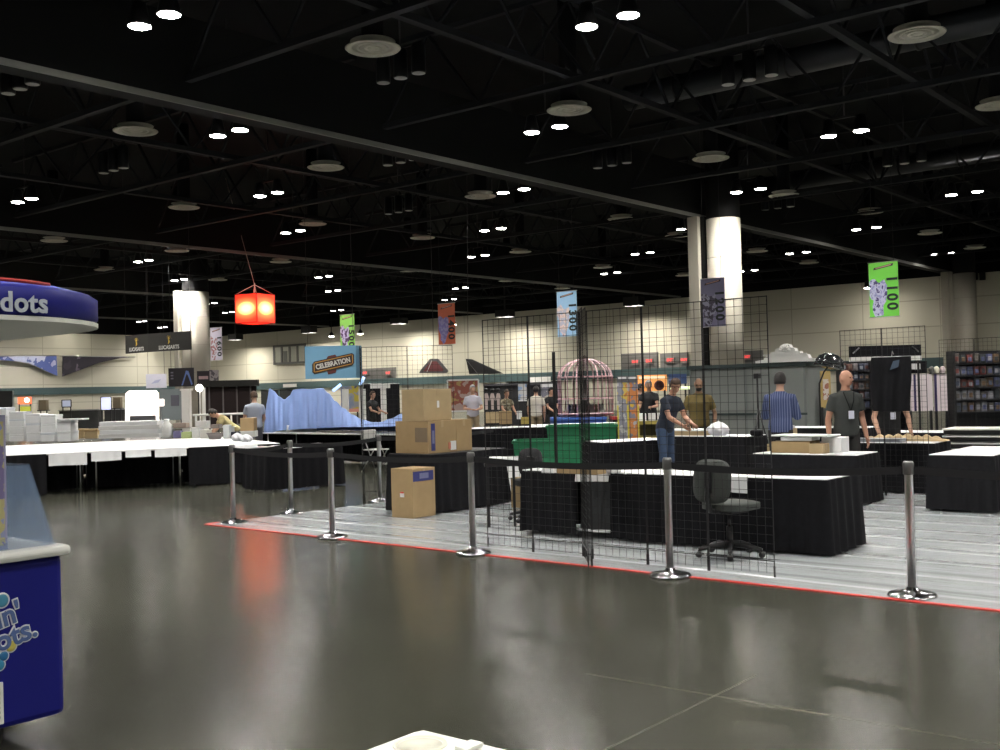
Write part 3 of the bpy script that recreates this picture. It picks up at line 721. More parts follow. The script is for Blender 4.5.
# ------------------------------------------------------------------ cardboard boxes and other boxes
def carton(label, x0, x1, y0, y1, z, h, m=card, rz=0.0, marks=(), name='cardboard_box', cat='box', group=None):
    """box with overlapping top flaps and a tape strip; marks = (face, u0,u1,v0,v1, material, name)"""
    cx, cy = (x0+x1)/2, (y0+y1)/2; a, c = (x1-x0)/2, (y1-y0)/2
    t = thing(name, label, cat, (cx, cy, z), rz, group)
    MB().box(-a, a, -c, c, 0, h-.006, bev=.005).build('carton', m, t)
    f = MB(); f.box(-a, a, -c, -.004, h-.006, h); f.box(-a, a, .004, c, h-.006, h); f.build('top_flap', m, t)
    MB().box(-a-.001, a+.001, -.025, .025, h-.001, h+.002).box(a, a+.002, -.025, .025, h-.09, h+.002).box(-a-.002, -a, -.025, .025, h-.09, h+.002).build('tape', tape, t)
    for k_, (face, u0, u1, v0, v1, mm, nm) in enumerate(marks):
        b = MB()
        if face == 'x': b.box(a-.001, a+.003+.002*k_, -c+2*c*u0, -c+2*c*u1, h*v0, h*v1)
        else: b.box(-a+2*a*u0, -a+2*a*u1, -c-.003-.002*k_, -c+.001, h*v0, h*v1)
        b.build(nm, mm, t)
    return t
carton('cardboard box standing on the floor sheeting in front of the black table', -9.93, -9.55, 10.02, 10.44, .012, .625,
       marks=[('x', .02, .92, .74, .94, blue_label, 'blue_label'), ('x', .30, .70, .79, .90, mat('label_print', (.16, .17, .30), .5), 'label_print'), ('y', .42, .60, .42, .50, white_label, 'paper_label'), ('y', .44, .58, .50, .53, red_ink, 'red_mark')])
zt = .792
b1 = carton('large cardboard box with a blue side label, lower box on the black table', -10.38, -9.78, 10.58, 11.14, zt, .43,
       marks=[('x', .10, .24, .08, .92, blue_label, 'blue_label'), ('x', .13, .21, .3, .7, mat('label_print', (.16, .17, .30), .5), 'label_print'), ('x', .78, .98, .06, .34, white_label, 'paper_label'), ('x', .70, .78, .10, .30, mat('pink_mark', (.55, .2, .13), .7), 'stamp'), ('y', .62, .98, .35, .8, mat('grey_stamp', (.20, .15, .10), .8), 'stamp')])
carton('smaller cardboard box beside the large one on the black table, touching its side', -10.2, -9.79, 11.155, 11.48, zt, .43)
carton('cardboard box resting on top of the large one with a small white spot', -10.25, -9.85, 10.58, 11.14, zt+.434, .42, card2,
       marks=[('x', .47, .55, .40, .62, white_label, 'paper_spot')])
p = P(519, 508, 0)
carton('small brown carton standing beside the long skirted table', p.x-.1, p.x+.12, p.y-.05, p.y+.2, .012, .40, mat('carton_dark', (.22, .155, .075), .8))
p = P(509, 507, 0); q = P(536, 504, 0)
t = thing('foam_board', 'white foam board leaning behind the small brown carton', 'board', (p.x-.10, p.y+.32, .012), FACE)
MB().prism([(-.07, 0), (.30, 0), (.26, .68), (-.16, .66)], 'y', 0, .012).build('panel', white_foam, t)
# boards and cartons on the skirted table
T2 = MB
def place(px, py, z): return P(px, py, z)
def wbox(name, label, cat, x0, x1, y0, y1, z, h, m, rz=0.0, group=None, bev=.006, lid=None):
    cx, cy = (x0+x1)/2, (y0+y1)/2; a, c = (x1-x0)/2, (y1-y0)/2
    t = thing(name, label, cat, (cx, cy, z), rz, group)
    if lid is None: MB().box(-a, a, -c, c, 0, h, bev=min(bev, h/3)).build('body', m, t)
    else:
        MB().box(-a, a, -c, c, 0, h*.72, bev=min(bev, h/4)).build('body', m, t)
        MB().box(-a-.01, a+.01, -c-.01, c+.01, h*.72, h, bev=min(bev, h/8)).build('lid', lid, t)
    return t
carton('torn brown carton lying under the white foam boards', -6.42, -5.87, 13.74, 14.06, .668, .15, card)
carton('pale brown carton beside the torn one, under the white boards', -5.86, -5.67, 13.68, 13.90, .668, .13, card2)
wbox('white_carton', 'white carton standing behind the pale brown carton on the skirted table', 'box', -5.79, -5.52, 13.93, 14.2, .668, .20, white_foam)
wbox('foam_board', 'large white foam board lying flat across the cartons, uppermost', 'board', -6.42, -5.60, 13.72, 14.12, .887, .02, white_foam, -.06)
wbox('foam_board', 'white foam board tilted just beneath the uppermost one', 'board', -6.30, -5.88, 13.76, 14.12, .828, .05, white_foam, .10)
wbox('foam_board', 'white sheet lying at the near end of the skirted board table', 'board', -5.50, -5.26, 13.63, 13.92, .667, .012, white_foam)
wbox('metal_tray', 'grey metal tray on the dark table before the man in the dark grey T-shirt', 'tray', -6.0, -5.3, 15.52, 15.8, .722, .05, mat('tray_grey', (.30, .33, .36), .4))
# packing paper on the dark table
t = thing('packing_paper', 'crumpled brown packing paper heaped before the dark garment', 'paper', (-5.40, 15.95, .722), 0)
def crumple(u, v):
    x = -.62+1.24*u; y = -.16+.32*v; e = math.sin(PI*u)**.4*math.sin(PI*v)**.5
    return (x, y, .004+.11*e*(.6+.4*math.sin(x*23+y*9)*math.sin(y*31+x*5)))
MB().grid(crumple, 50, 16).build('paper', card2, t)
# tray and bag on the table behind the wire grid
wbox('cardboard_tray', 'cardboard tray with white lining on the skirted table beside the man in jeans', 'tray', -9.95, -9.2, 17.0, 17.5, .722, .11, card2, lid=white_foam)
t = thing('plastic_bag', 'crumpled white plastic bag beside the cardboard tray', 'bag', (-8.93, 17.05, .722), 0)
def bagfn(u, v):
    a = 2*PI*u; r = (.20*math.sin(PI*min(v*1.05+.12, 1))**.6+.004)*(1+.12*math.sin(5*a+6*v)+.08*math.sin(9*a-11*v)); return (r*math.cos(a)*1.15, r*math.sin(a)*.8, .36*v)
MB().grid(lambda u, v: tuple(Vector(bagfn(u, v))*.80), 36, 14).build('bag', mat('white_bag', (.8, .8, .84), .45), t)
wbox('black_pouch', 'small black pouch lying on the skirted table beside the white bag', 'bag', -8.32, -8.12, 16.98, 17.12, .722, .10, black_cloth, bev=.03)
carton('brown carton below the striped shirt man, beside the skirted table end', -7.78, -7.4, 16.5, 16.9, .0, .62, card2)
carton('brown carton stacked on the one beside the skirted table end', -7.75, -7.42, 16.52, 16.88, .622, .24, card2)
wbox('paper_stack', 'stack of white papers on the cartons beside the striped shirt man', 'paper', -7.74, -7.45, 16.55, 16.85, .864, .05, white_label)
# goods along the back of the long front table
for i, (px, py, w_, h_, m_, lb) in enumerate(((548, 470, .16, .09, white_foam, 'crumpled white wrapper at the left end of the long skirted table'), (577, 471, .50, .10, card, 'open brown carton lying on the long skirted table behind the wire grid'), (607, 470, .14, .08, white_label, 'small white packet on the long skirted table beside the brown carton'))):
    q = P(px, py+3, .717); wbox('carton' if i == 1 else 'packet', lb, 'box' if i == 1 else 'packet', q.x-w_/2, q.x+w_/2, q.y-.02, q.y+.16, .717, h_, m_, .0)
# white roll
t = thing('paper_roll', 'white paper roll lying beside the green bin', 'roll', (P(501, 455, .85).x, P(501, 455, .85).y, 0), .75)
MB().tube([(-.14, 0, .80), (.14, 0, .80)], .035, 16).build('roll', white_label, t)
MB().box(-.2, .18, -.06, .14, .72, .762, bev=.005).build('shelf', black_plastic, t)
for x in (-.16, .14): MB().bar((x, .04, 0), (x, .04, .72), .03).build('leg', black_metal, t)

# ------------------------------------------------------------------ green wheeled bins
def green_bin(label, loc, rz, L_, W, H_, z0, wheels=True):
    t = thing('wheeled_bin', label, 'bin', loc, rz, 'green plastic bins')
    a, c = L_/2, W/2; k_ = .90
    b = MB(); th = .02
    o0 = [(-a*k_, -c*k_), (a*k_, -c*k_), (a*k_, c*k_), (-a*k_, c*k_)]; o1 = [(-a, -c), (a, -c), (a, c), (-a, c)]; i1 = [(x*(1-th*2/L_), y*(1-th*2/W)) for x, y in o1]; i0 = [(x*.94, y*.94) for x, y in o0]
    vs = [(x, y, z0) for x, y in o0]+[(x, y, z0+H_) for x, y in o1]+[(x, y, z0+H_) for x, y in i1]+[(x, y, z0+.03) for x, y in i0]
    fs = [(i+4*j, (i+1) % 4+4*j, (i+1) % 4+4*j+4, i+4*j+4) for j in range(3) for i in range(4)]+[(3, 2, 1, 0), (12, 13, 14, 15)]
    b.add(vs, fs); b.build('tub', green_plastic, t)
    r = MB()
    for s0, s1 in ((o1[0], o1[1]), (o1[1], o1[2]), (o1[2], o1[3]), (o1[3], o1[0])): r.bar((*s0, z0+H_), (*s1, z0+H_), .045, .04)
    r.build('rim', green_plastic, t)
    rb = MB()
    for i in range(3): rb.box(-a*.93, a*.93, -c*.97-.012, -c*.9, z0+H_*(.25+.22*i), z0+H_*(.25+.22*i)+.025)
    rb.build('rib', green_plastic, t)
    if wheels:
        for x in (-a*.62, a*.62):
            for y in (-c*.75, c*.75):
                MB().lathe([(0, -.02), (.05, -.022), (.058, -.012), (.058, .012), (.05, .022), (0, .02)], 16, T=Matrix.Translation((x, y, .06)) @ Matrix.Rotation(PI/2, 4, 'X')).bar((x, y, .06), (x, y, z0+.02), .03).build('wheel', black_plastic, t)
    return t
q = ground(547, 16.6); green_bin('low green plastic bin, the nearer one behind the black wheel', q, .62, 1.05, .7, .66, .16)
q = ground(580, 20.6); green_bin('taller green plastic bin with black interior standing behind the nearer green one', q, .62, 1.3, .8, .76, .14)
q = PD(553, 352, 15.6)
t = thing('display_pole', 'thin black pole stand beside the green bins', 'pole', (q.x, q.y, 0))
MB().bar((0, 0, .02), (0, 0, q.z), .034).build('pole', black_metal, t); MB().lathe([(.2, 0), (.2, .012), (.03, .03), (0, .03)], 20).build('base', black_metal, t)

# ------------------------------------------------------------------ office chair
def office_chair(label, loc, rz, fabric, bw=.42, bh=.46, bz=.69):
    t = thing('office_chair', label, 'chair', loc, rz)
    def pad(name, w_, h_, d_, T, m):
        bm = bmesh.new(); bmesh.ops.create_cube(bm, size=1)
        bmesh.ops.subdivide_edges(bm, edges=bm.edges[:], cuts=7, use_grid_fill=True)
        for v in bm.verts:
            x, y, z = v.co*2
            r = 1.0; n4 = (abs(x)**3.2+abs(y)**3.2)**(1/3.2); mxy = max(abs(x), abs(y))
            s = mxy/n4 if n4 > 1e-6 else 1
            v.co = Vector((x*s*w_/2, y*s*h_/2, z*d_/2*(1-.45*min(1, n4*s)**4)))
        return MB().frombm(bm, 0, True, T).build(name, m, t)
    pad('seat', .47, .46, .10, Matrix.Translation((0, .03, .47)), fabric)
    pad('backrest', bw, bh, .09, Matrix.Translation((0, -.22, bz)) @ Matrix.Rotation(PI/2-.10, 4, 'X') , fabric)
    MB().tube([(0, -.10, .43), (0, -.25, .44), (0, -.29, .55), (0, -.265, .72)], .025, 8).box(-.04, .04, -.285, -.262, .60, .80, bev=.008).build('back_bracket', black_plastic, t)
    MB().tube([(0, 0, .10), (0, 0, .28)], .03, 12).tube([(0, 0, .28), (0, 0, .42)], .016, 12).box(-.12, .12, -.12, .14, .405, .43, bev=.006).build('gas_lift', black_metal, t)
    b = MB()
    for i in range(5):
        a = 2*PI*i/5+.4; b.tube([(0, 0, .12), (.17*math.cos(a), .17*math.sin(a), .105), (.30*math.cos(a), .30*math.sin(a), .075)], [.034, .026, .018], 8)
    b.build('star_base', black_plastic, t)
    for i in range(5):
        a = 2*PI*i/5+.4; x, y = .30*math.cos(a), .30*math.sin(a)
        MB().lathe([(0, -.022), (.024, -.024), (.03, -.012), (.03, .012), (.024, .024), (0, .022)], 14, T=Matrix.Translation((x, y, .03)) @ Matrix.Rotation(PI/2, 4, 'X') @ Matrix.Rotation(a, 4, 'Y')).tube([(x, y, .03), (x, y, .075)], .009, 6).build('caster', black_plastic, t)
    return t
office_chair('grey office swivel chair with five castors before the long skirted table', (-4.72, 9.17, .012), -.25, grey_fabric, .42, .40, .71)
q = ground(530, 13.25)
office_chair('black office chair behind the left end of the long skirted table', (q.x, q.y, .012), .55, mat('black_fabric', (.016, .016, .018), .9, bump=.2, scale=60), .29, .34, .72)

# ------------------------------------------------------------------ hanging aisle banners
BY = 31.2
dk = mat('banner_ink', (.012, .02, .018), .6)
def banner(num, tl, br, col, art, light_num=False, label=''):
    a = PY(*tl, BY); c = PY(*br, BY); W = .83; cx = (a.x+c.x)/2; top, bot = a.z, c.z; H_ = top-bot
    t = thing('aisle_banner', label, 'banner', (cx, BY, bot), .035)
    MB().box(-W/2, W/2, -.006, .006, 0, H_, bev=.002).build('fabric', mat('banner_'+num, col, .7, var=.04), t)
    MB().tube([(-W/2-.02, 0, H_), (W/2+.02, 0, H_)], .014, 8).tube([(-W/2-.02, 0, 0), (W/2+.02, 0, 0)], .012, 8).build('batten', steel, t)
    for s in (-.3, .3): MB().tube([(s, 0, H_), (s, 0, 10.7-bot)], .006, 5).build('hanger_wire', black_metal, t)
    nm = mat('number_pale', (.55, .6, .65), .6) if light_num else dk
    for i, ch in enumerate(num):      # characters turned a quarter turn, reading downwards
        text('digit', ch, .40*H_/1.52, nm, t, (W*.27, -.0105, H_*(.68-.165*i)), Euler((PI/2, PI/2, 0)), .002, .014, sx=1)
    MB().prism([(-.28, H_*.86), (.27, H_*.92), (.29, H_*.965), (-.26, H_*.90)], 'y', -.010, -.005).build('header_plate', mat('plate_dark', (.05, .03, .035), .6), t)
    MB().prism([(-.22, H_*.88), (.22, H_*.93), (.23, H_*.95), (-.21, H_*.90)], 'y', -.0125, -.0095).build('header_strip', mat('strip_tan', (.45, .25, .2), .6), t)
    rnd = random.Random(int(num)); pts_ = []
    for i in range(26):
        an = 2*PI*i/26; rr = 1+.28*math.sin(3*an+rnd.uniform(0, .8))+.12*rnd.uniform(-1, 1); pts_.append((-W*.17+W*.34*rr*math.cos(an), H_*.40+H_*.34*rr*math.sin(an)*.95))
    pts_ = [(max(-W/2+.01, min(W*.12, x)), max(.02, min(H_*.80, z))) for x, z in pts_]
    MB().prism(pts_, 'y', -.0095, -.0055).build('artwork', blotch('art_'+num, art, 7.5, .6, float(int(num))), t, 'abstract printed artwork')
banner('1100', (869.5, 263), (898, 316), (.17, .62, .07), [(.05, .05, .12), (.30, .30, .55), (.5, .5, .7), (.08, .06, .20), (.2, .2, .3)], label='bright green aisle banner numbered 1100')
banner('1200', (702.5, 279), (723, 326), (.20, .19, .30), [(.10, .09, .16), (.30, .30, .40), (.06, .05, .08), (.22, .2, .3)], label='violet grey aisle banner numbered 1200 before the large column')
banner('1300', (557, 292), (576.5, 336), (.35, .58, .80), [(.62, .25, .18), (.5, .5, .6), (.75, .6, .55), (.2, .18, .3)], label='light blue aisle banner numbered 1300')
banner('1400', (438.5, 304), (454, 344), (.55, .13, .06), [(.10, .08, .22), (.20, .18, .42), (.3, .28, .5), (.05, .04, .09)], label='orange aisle banner numbered 1400 with violet artwork')
banner('1500', (340.5, 315), (353.5, 351), (.22, .55, .10), [(.16, .07, .28), (.45, .42, .65), (.07, .04, .12), (.3, .2, .4)], label='green aisle banner numbered 1500 with violet artwork')
banner('1600', (210.5, 328), (221, 360), (.55, .53, .62), [(.10, .10, .12), (.5, .5, .55), (.3, .12, .12), (.65, .65, .7)], label='pale lilac aisle banner numbered 1600 beside the farther column')

# ------------------------------------------------------------------ glowing red lantern
q = PD(254.5, 309, 44.5)
t = thing('hanging_lantern', 'glowing red square fabric lantern hanging on thin cords', 'lantern', (q.x, q.y, q.z), .20)
glow = bpy.data.materials.new('lit_red_fabric'); glow.use_nodes = True; nt = glow.node_tree; N = nt.nodes; Lk = nt.links; gb = N['Principled BSDF']
gb.inputs['Base Color'].default_value = (.6, .05, .02, 1); gb.inputs['Roughness'].default_value = .7
tc = N.new('ShaderNodeTexCoord'); sp = N.new('ShaderNodeSeparateXYZ'); Lk.new(tc.outputs['Object'], sp.inputs[0])
# the lamps inside sit on one level: the cloth in front of them shines more strongly
aX = N.new('ShaderNodeMath'); aX.operation = 'ABSOLUTE'; Lk.new(sp.outputs['X'], aX.inputs[0])
aY = N.new('ShaderNodeMath'); aY.operation = 'ABSOLUTE'; Lk.new(sp.outputs['Y'], aY.inputs[0])
mn = N.new('ShaderNodeMath'); mn.operation = 'MINIMUM'; Lk.new(aX.outputs[0], mn.inputs[0]); Lk.new(aY.outputs[0], mn.inputs[1])
mm_ = N.new('ShaderNodeMath'); mm_.operation = 'MULTIPLY'; mm_.inputs[1].default_value = .6; Lk.new(mn.outputs[0], mm_.inputs[0])
cv_ = N.new('ShaderNodeCombineXYZ'); Lk.new(mm_.outputs[0], cv_.inputs['X']); Lk.new(sp.outputs['Z'], cv_.inputs['Y'])
ab = N.new('ShaderNodeVectorMath'); ab.operation = 'LENGTH'; Lk.new(cv_.outputs[0], ab.inputs[0])
cr = N.new('ShaderNodeValToRGB'); e = cr.color_ramp.elements; e[0].position = .12; e[0].color = (.9, .40, .13, 1); e[1].position = .5; e[1].color = (.80, .018, .007, 1)
e2 = e.new(.3); e2.color = (.9, .07, .02, 1)
Lk.new(ab.outputs['Value'], cr.inputs['Fac']); Lk.new(cr.outputs['Color'], gb.inputs['Emission Color'])
st = N.new('ShaderNodeMapRange'); st.inputs['From Min'].default_value = .1; st.inputs['From Max'].default_value = .5; st.inputs['To Min'].default_value = 7.0; st.inputs['To Max'].default_value = 3.2
Lk.new(ab.outputs['Value'], st.inputs['Value']); Lk.new(st.outputs['Result'], gb.inputs['Emission Strength'])
hw, hh = .55, .58
b = MB(); b.box(-hw, hw, -hw, hw, -hh, hh); o = b.build('fabric_shade', glow, t)
fr = MB()
for sx in (-1, 1):
    for sy in (-1, 1): fr.bar((sx*(hw+.01), sy*(hw+.01), -hh-.02), (sx*(hw+.01), sy*(hw+.01), hh+.02), .035)
for z in (-hh, hh):
    for s in (-1, 1): fr.bar((-hw, s*(hw+.01), z), (hw, s*(hw+.01), z), .04); fr.bar((s*(hw+.01), -hw, z), (s*(hw+.01), hw, z), .04)
fr.build('frame', mat('lantern_frame', (.25, .02, .015), .5), t)
b = MB()
for sx in (-1, 1):
    for sy in (-1, 1): b.tube([(sx*hw, sy*hw, hh), (0, 0, hh+.42)], .016, 5)
b.tube([(0, 0, hh), (0, 0, hh+.48)], .03, 6); b.tube([(0, 0, hh+.42), (-1.4, 0, 10.7-q.z)], .014, 5)
b.build('cords', mat('cord_pale', (.4, .3, .25), .7), t)

# ------------------------------------------------------------------ hanging and standing signs
gold = mat('gold_ink', (.50, .33, .04), .5); sign_black = mat('sign_black', (.022, .021, .018), .6); sign_text = mat('sign_text', (.55, .55, .52), .5, var=.02)
D_ = 43.0; a = PD(148, 343, D_); c = PD(190.5, 341, D_-1.2); e_ = PD(125.5, 345, D_+.9)
t = thing('hanging_sign', 'black two-panel hanging sign with gold emblems before the farther column', 'sign', (a.x, a.y, a.z), 0)
for (q0, q1) in ((a, c), (e_, a)):
    d = q1-q0; d.z = 0; ang = math.atan2(d.y, d.x); Lg = d.length; mid = (q0+q1)/2-a; R3 = Matrix.Translation((mid.x, mid.y, 0)) @ Matrix.Rotation(ang, 4, 'Z')
    pn = MB(); pn.box(-Lg/2, Lg/2, -.03, .03, -.36, .36, T=R3); po = pn.build('sign_panel', sign_black, t)
    rot = Euler((PI/2, 0, ang))
    text('lettering', 'LUCASARTS', .21, sign_text, t, R3 @ Vector((0, -.036, -.22)), rot, .002, .004, sx=min(1.0, Lg/1.75))
    em = MB(); em.prism([(-.04, -.10), (.05, -.02), (.03, .06), (-.03, .08), (-.02, .0)], 'y', -.04, -.032, T=R3)
    for i in range(7):
        an = .15+i*.45; em.prism([(.10*math.cos(an)-.012, .10+.10*math.sin(an)), (.10*math.cos(an)+.012, .10+.10*math.sin(an)), (.17*math.cos(an), .10+.15*math.sin(an))], 'y', -.04, -.032, T=R3)
    em.lathe([(0, -.004), (.05, -.004), (.05, .004), (0, .004)], 14, T=R3 @ Matrix.Translation((0, -.036, .13)) @ Matrix.Rotation(PI/2, 4, 'X'))
    em.build('emblem', gold, t)
for q in (c, e_, a):
    v = q-a; MB().tube([(v.x, v.y, .36), (v.x, v.y, 10.7-a.z)], .008, 5).build('hanger_wire', black_metal, t)
# light blue board with the celebration plate
D_ = 38.0; a = PD(305, 380, D_); c = PD(356, 345, D_)
W = (PD(356, 363, D_)-PD(305, 363, D_)).length; H_ = c.z-a.z-.04; mid = (a+c)/2
t = thing('hanging_sign', 'light blue square hanging board with a dark slanted celebration plate', 'sign', (mid.x, mid.y, a.z+.03), FACE+.06)
sky_blue = mat('board_blue', (.155, .34, .50), .6, var=.04)
MB().box(-W/2, W/2-.02, -.03, .03, 0, H_).build('board', sky_blue, t)
MB().add([(W/2-.02, -.03, 0), (W/2+.16, .30, 0), (W/2+.16, .30, H_), (W/2-.02, -.03, H_), (W/2-.02, .03, 0), (W/2+.10, .33, 0), (W/2+.10, .33, H_), (W/2-.02, .03, H_)], [(0,1,2,3),(4,7,6,5),(0,4,5,1),(3,2,6,7),(1,5,6,2),(0,3,7,4)]).build('board_side', sky_blue, t)
sk = math.tan(.20)
def slant(poly): return [(x, z+x*sk) for x, z in poly]
k0 = W*.52; zc = H_*.44
MB().prism(slant([(-k0*.62, zc-.22), (k0*.80, zc-.22), (k0*.88, zc-.14), (k0*.88, zc+.15), (k0*.80, zc+.22), (-k0*.62, zc+.22), (-k0*.70, zc+.14), (-k0*.70, zc-.14)]), 'y', -.05, -.028).build('plate', mat('plate_brown', (.035, .02, .018), .6), t)
ob = MB()
for z in (zc-.17, zc+.15): ob.prism(slant([(-k0*.60, z), (k0*.78, z), (k0*.78, z+.03), (-k0*.60, z+.03)]), 'y', -.056, -.049)
for x in (-k0*.64, k0*.80): ob.prism(slant([(x, zc-.15), (x+.03, zc-.15), (x+.03, zc+.16), (x, zc+.16)]), 'y', -.056, -.049)
ob.build('plate_border', mat('border_amber', (.42, .22, .03), .6), t)
MB().prism(slant([(-.16, zc+.20), (.22, zc+.20), (.16, zc+.30), (-.10, zc+.30)]), 'y', -.045, -.026).prism(slant([(-.10, zc-.34), (.16, zc-.34), (.20, zc-.2), (-.14, zc-.2)]), 'y', -.045, -.026).build('plate_crest', mat('crest_red', (.10, .025, .02), .6), t)
text('lettering', 'CELEBRATION', .235, sign_text, t, (.08, -.058, zc+.015), Euler((PI/2, -.20, 0)), .003, .008, sx=.80)
for s in (-W/2+.1, W/2-.1): MB().tube([(s, 0, H_), (s, 0, 10.7-a.z)], .008, 5).build('hanger_wire', black_metal, t)

def board(name, label, cat, x0, x1, y0, y1, d, m, rz=0.0, depth=.04, frame=None, legs=True, hang=False):
    """upright panel at distance d covering the photo box, standing on legs or hanging"""
    a = PD(x0, y1, d); c = PD(x1, y0, d); mid = (a+c)/2; W = (Vector((c.x, c.y, 0))-Vector((a.x, a.y, 0))).length; H_ = c.z-a.z
    zb = (a.z+PD(x1, y1, d).z)/2; H_ = (PD(x0, y0, d).z+c.z)/2-zb
    t = thing(name, label, cat, (mid.x, mid.y, 0), FACE+rz)
    MB().box(-W/2, W/2, -depth/2, depth/2, zb, zb+H_).build('panel', m, t)
    if frame: 
        f = MB(); r_ = .03
        for z in (zb, zb+H_): f.bar((-W/2, -depth/2, z), (W/2, -depth/2, z), r_*1.6)
        for x in (-W/2, W/2): f.bar((x, -depth/2, zb), (x, -depth/2, zb+H_), r_*1.6)
        f.build('frame', frame, t)
    if hang:
        for x in (-W*.4, W*.4): MB().tube([(x, 0, zb+H_), (x, 0, 10.7)], .010, 5).build('hanger_wire', black_metal, t)
    elif legs and zb > .05:
        for x in (-W*.42, W*.42): MB().bar((x, 0, 0), (x, 0, zb+.02), .05).build('leg', black_metal, t)
    t['_w'] = W; t['_zb'] = zb; t['_h'] = H_
    return t
pale_board = mat('pale_board', (.62, .62, .72), .6)
t = board('sign_board', 'pale lilac sign board above the bright booth', 'sign', 146, 166, 374, 388, 52, pale_board, hang=True)
MB().prism([(-.25, t['_zb']+.2), (.1, t['_zb']+.26), (.25, t['_zb']+.42), (-.05, t['_zb']+.36)], 'y', -.03, -.02).build('scribble', mat('faint_blue', (.4, .43, .62), .6), t)
t = board('sign_board', 'black sign board with a bright blue forked figure', 'sign', 168.5, 193.5, 368, 386.5, 50, mat('board_black', (.03, .028, .036), .6), hang=True)
zb, h = t['_zb'], t['_h']
MB().prism([(.0, zb+.05), (.07, zb+.05), (.24, zb+h*.66), (.30, zb+h*.62), (.46, zb+.05), (.52, zb+.10), (.34, zb+h*.82), (.22, zb+h*.86), (.16, zb+h*.6)], 'y', -.03, -.021).build('figure', mat('figure_blue', (.16, .26, .62), .5), t)
for i in range(3): MB().box(-.48, -.36, -.03, -.021, zb+h*(.40+.16*i), zb+h*(.48+.16*i)).build('writing_block', mat('faint_grey', (.22, .22, .28), .6), t)
t = board('sign_board', 'small dark sign board with pinkish lettering beside the lit lamps', 'sign', 197, 209, 371, 385, 49, mat('board_navy', (.025, .022, .03), .6))
MB().prism([(-.2, t['_zb']+.26), (.22, t['_zb']+.26), (.22, t['_zb']+.40), (-.2, t['_zb']+.40)], 'y', -.03, -.021).build('writing_block', mat('pink_grey', (.5, .36, .38), .6), t)
t = board('sign_board', 'grey printed sign board beside the small dark one', 'sign', 209, 218, 370, 384, 49.5, blotch('grey_print', [(.25, .25, .28), (.4, .4, .42), (.12, .12, .14), (.3, .3, .32)], 5, .6))
# bright lit booth
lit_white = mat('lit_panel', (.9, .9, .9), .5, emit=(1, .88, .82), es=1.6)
a = PD(126, 418, 56); c = PD(158, 391, 56)
t = thing('lit_booth', 'brightly lit white rounded booth wall', 'booth', ((a.x+c.x)/2, (a.y+c.y)/2, 0), FACE)
W = (c-a).length
b = MB(); b.prism([(-.85, .1), (.80, .1), (.80, 1.90), (.70, 2.08), (-.62, 2.10), (-.80, 1.95)], 'y', -.15, .15); b.build('wall', lit_white, t)
MB().box(.80, 1.12, -.1, .1, 1.25, 1.62, bev=.05).build('side_lamp', lit_white, t); MB().bar((.95, 0, 0), (.95, 0, 1.25), .05).build('side_post', steel, t)
MB().box(-.55, .75, -.35, -.17, 0, .8, bev=.02).build('counter', mat('booth_grey', (.10, .10, .10), .6), t)
# column lamps on a truss bar near the small signs
for i, (px, py) in enumerate(((199, 388), (212, 384.5))):
    q = PD(px, py, 46); t = thing('spot_lamp', ['bright white spot lamp below the small dark sign', 'bright white spot lamp under the grey printed sign'][i], 'lamp', (q.x, q.y, 0), FACE)
    MB().ball((0, 0, q.z), .15, 14).build('globe', mat('lamp_globe', (.9, .9, .9), .4, emit=(1, .95, .85), es=14), t)
    MB().bar((0, .05, 0), (0, .05, q.z-.1), .05).build('post', white_paint, t); MB().lathe([(.2, 0), (.2, .03), (.05, .05)], 16).build('base', steel, t)
# white posts by the lamps
for i, (x0, x1) in enumerate(((182, 190), (203, 210))):
    q = ground((x0+x1)/2, 47); t = thing('booth_post', ['square cream booth post below the blue figure sign', 'square white booth post under the spot lamps'][i], 'post', q, FACE)
    MB().box(-.17, .17, -.17, .17, 0, 1.95).build('shaft', white_paint, t); MB().box(-.22, .22, -.22, .22, 1.95, 2.03).build('cap', white_paint, t)
# pennants on the west wall
for i, (poly, m_, lb) in enumerate((([(-2, 356), (56, 355.5), (57, 376), (44, 370), (28, 363), (12, 361), (-2, 360)], blotch('pennant_blue', [(.20, .28, .60), (.55, .58, .75), (.10, .14, .40), (.5, .5, .7)], .7, .6), 'blue and white curved pennant high on the far side wall'),
                                    ([(62, 356), (135, 357), (118, 358.5), (98, 363), (80, 370), (62, 376.5)], blotch('pennant_dark', [(.05, .04, .06), (.035, .03, .045), (.16, .13, .18), (.09, .04, .05)], .6, .6, 2.0), 'dark curved pennant high on the far side wall'))):
    q3 = [PX(x, y, XW+.4) for x, y in poly]; cy = sum(v.y for v in q3)/len(q3)
    t = thing('wall_pennant', lb, 'banner', (XW+.4, cy, min(v.z for v in q3)))
    b = MB(); b.prism([(v.y-cy, v.z-t.location.z) for v in q3], 'x', -.02, .02); b.build('fabric', m_, t)
    tb = MB(); tb.tube([(0, q3[0].y-cy, q3[0].z-t.location.z), (0, q3[1].y-cy, q3[1].z-t.location.z)], .05, 6); tb.build('batten', steel, t)
    for v in (q3[0], q3[1]): MB().bar((-.38, v.y-cy, v.z-t.location.z), (0, v.y-cy, v.z-t.location.z), .05).build('bracket', steel, t)

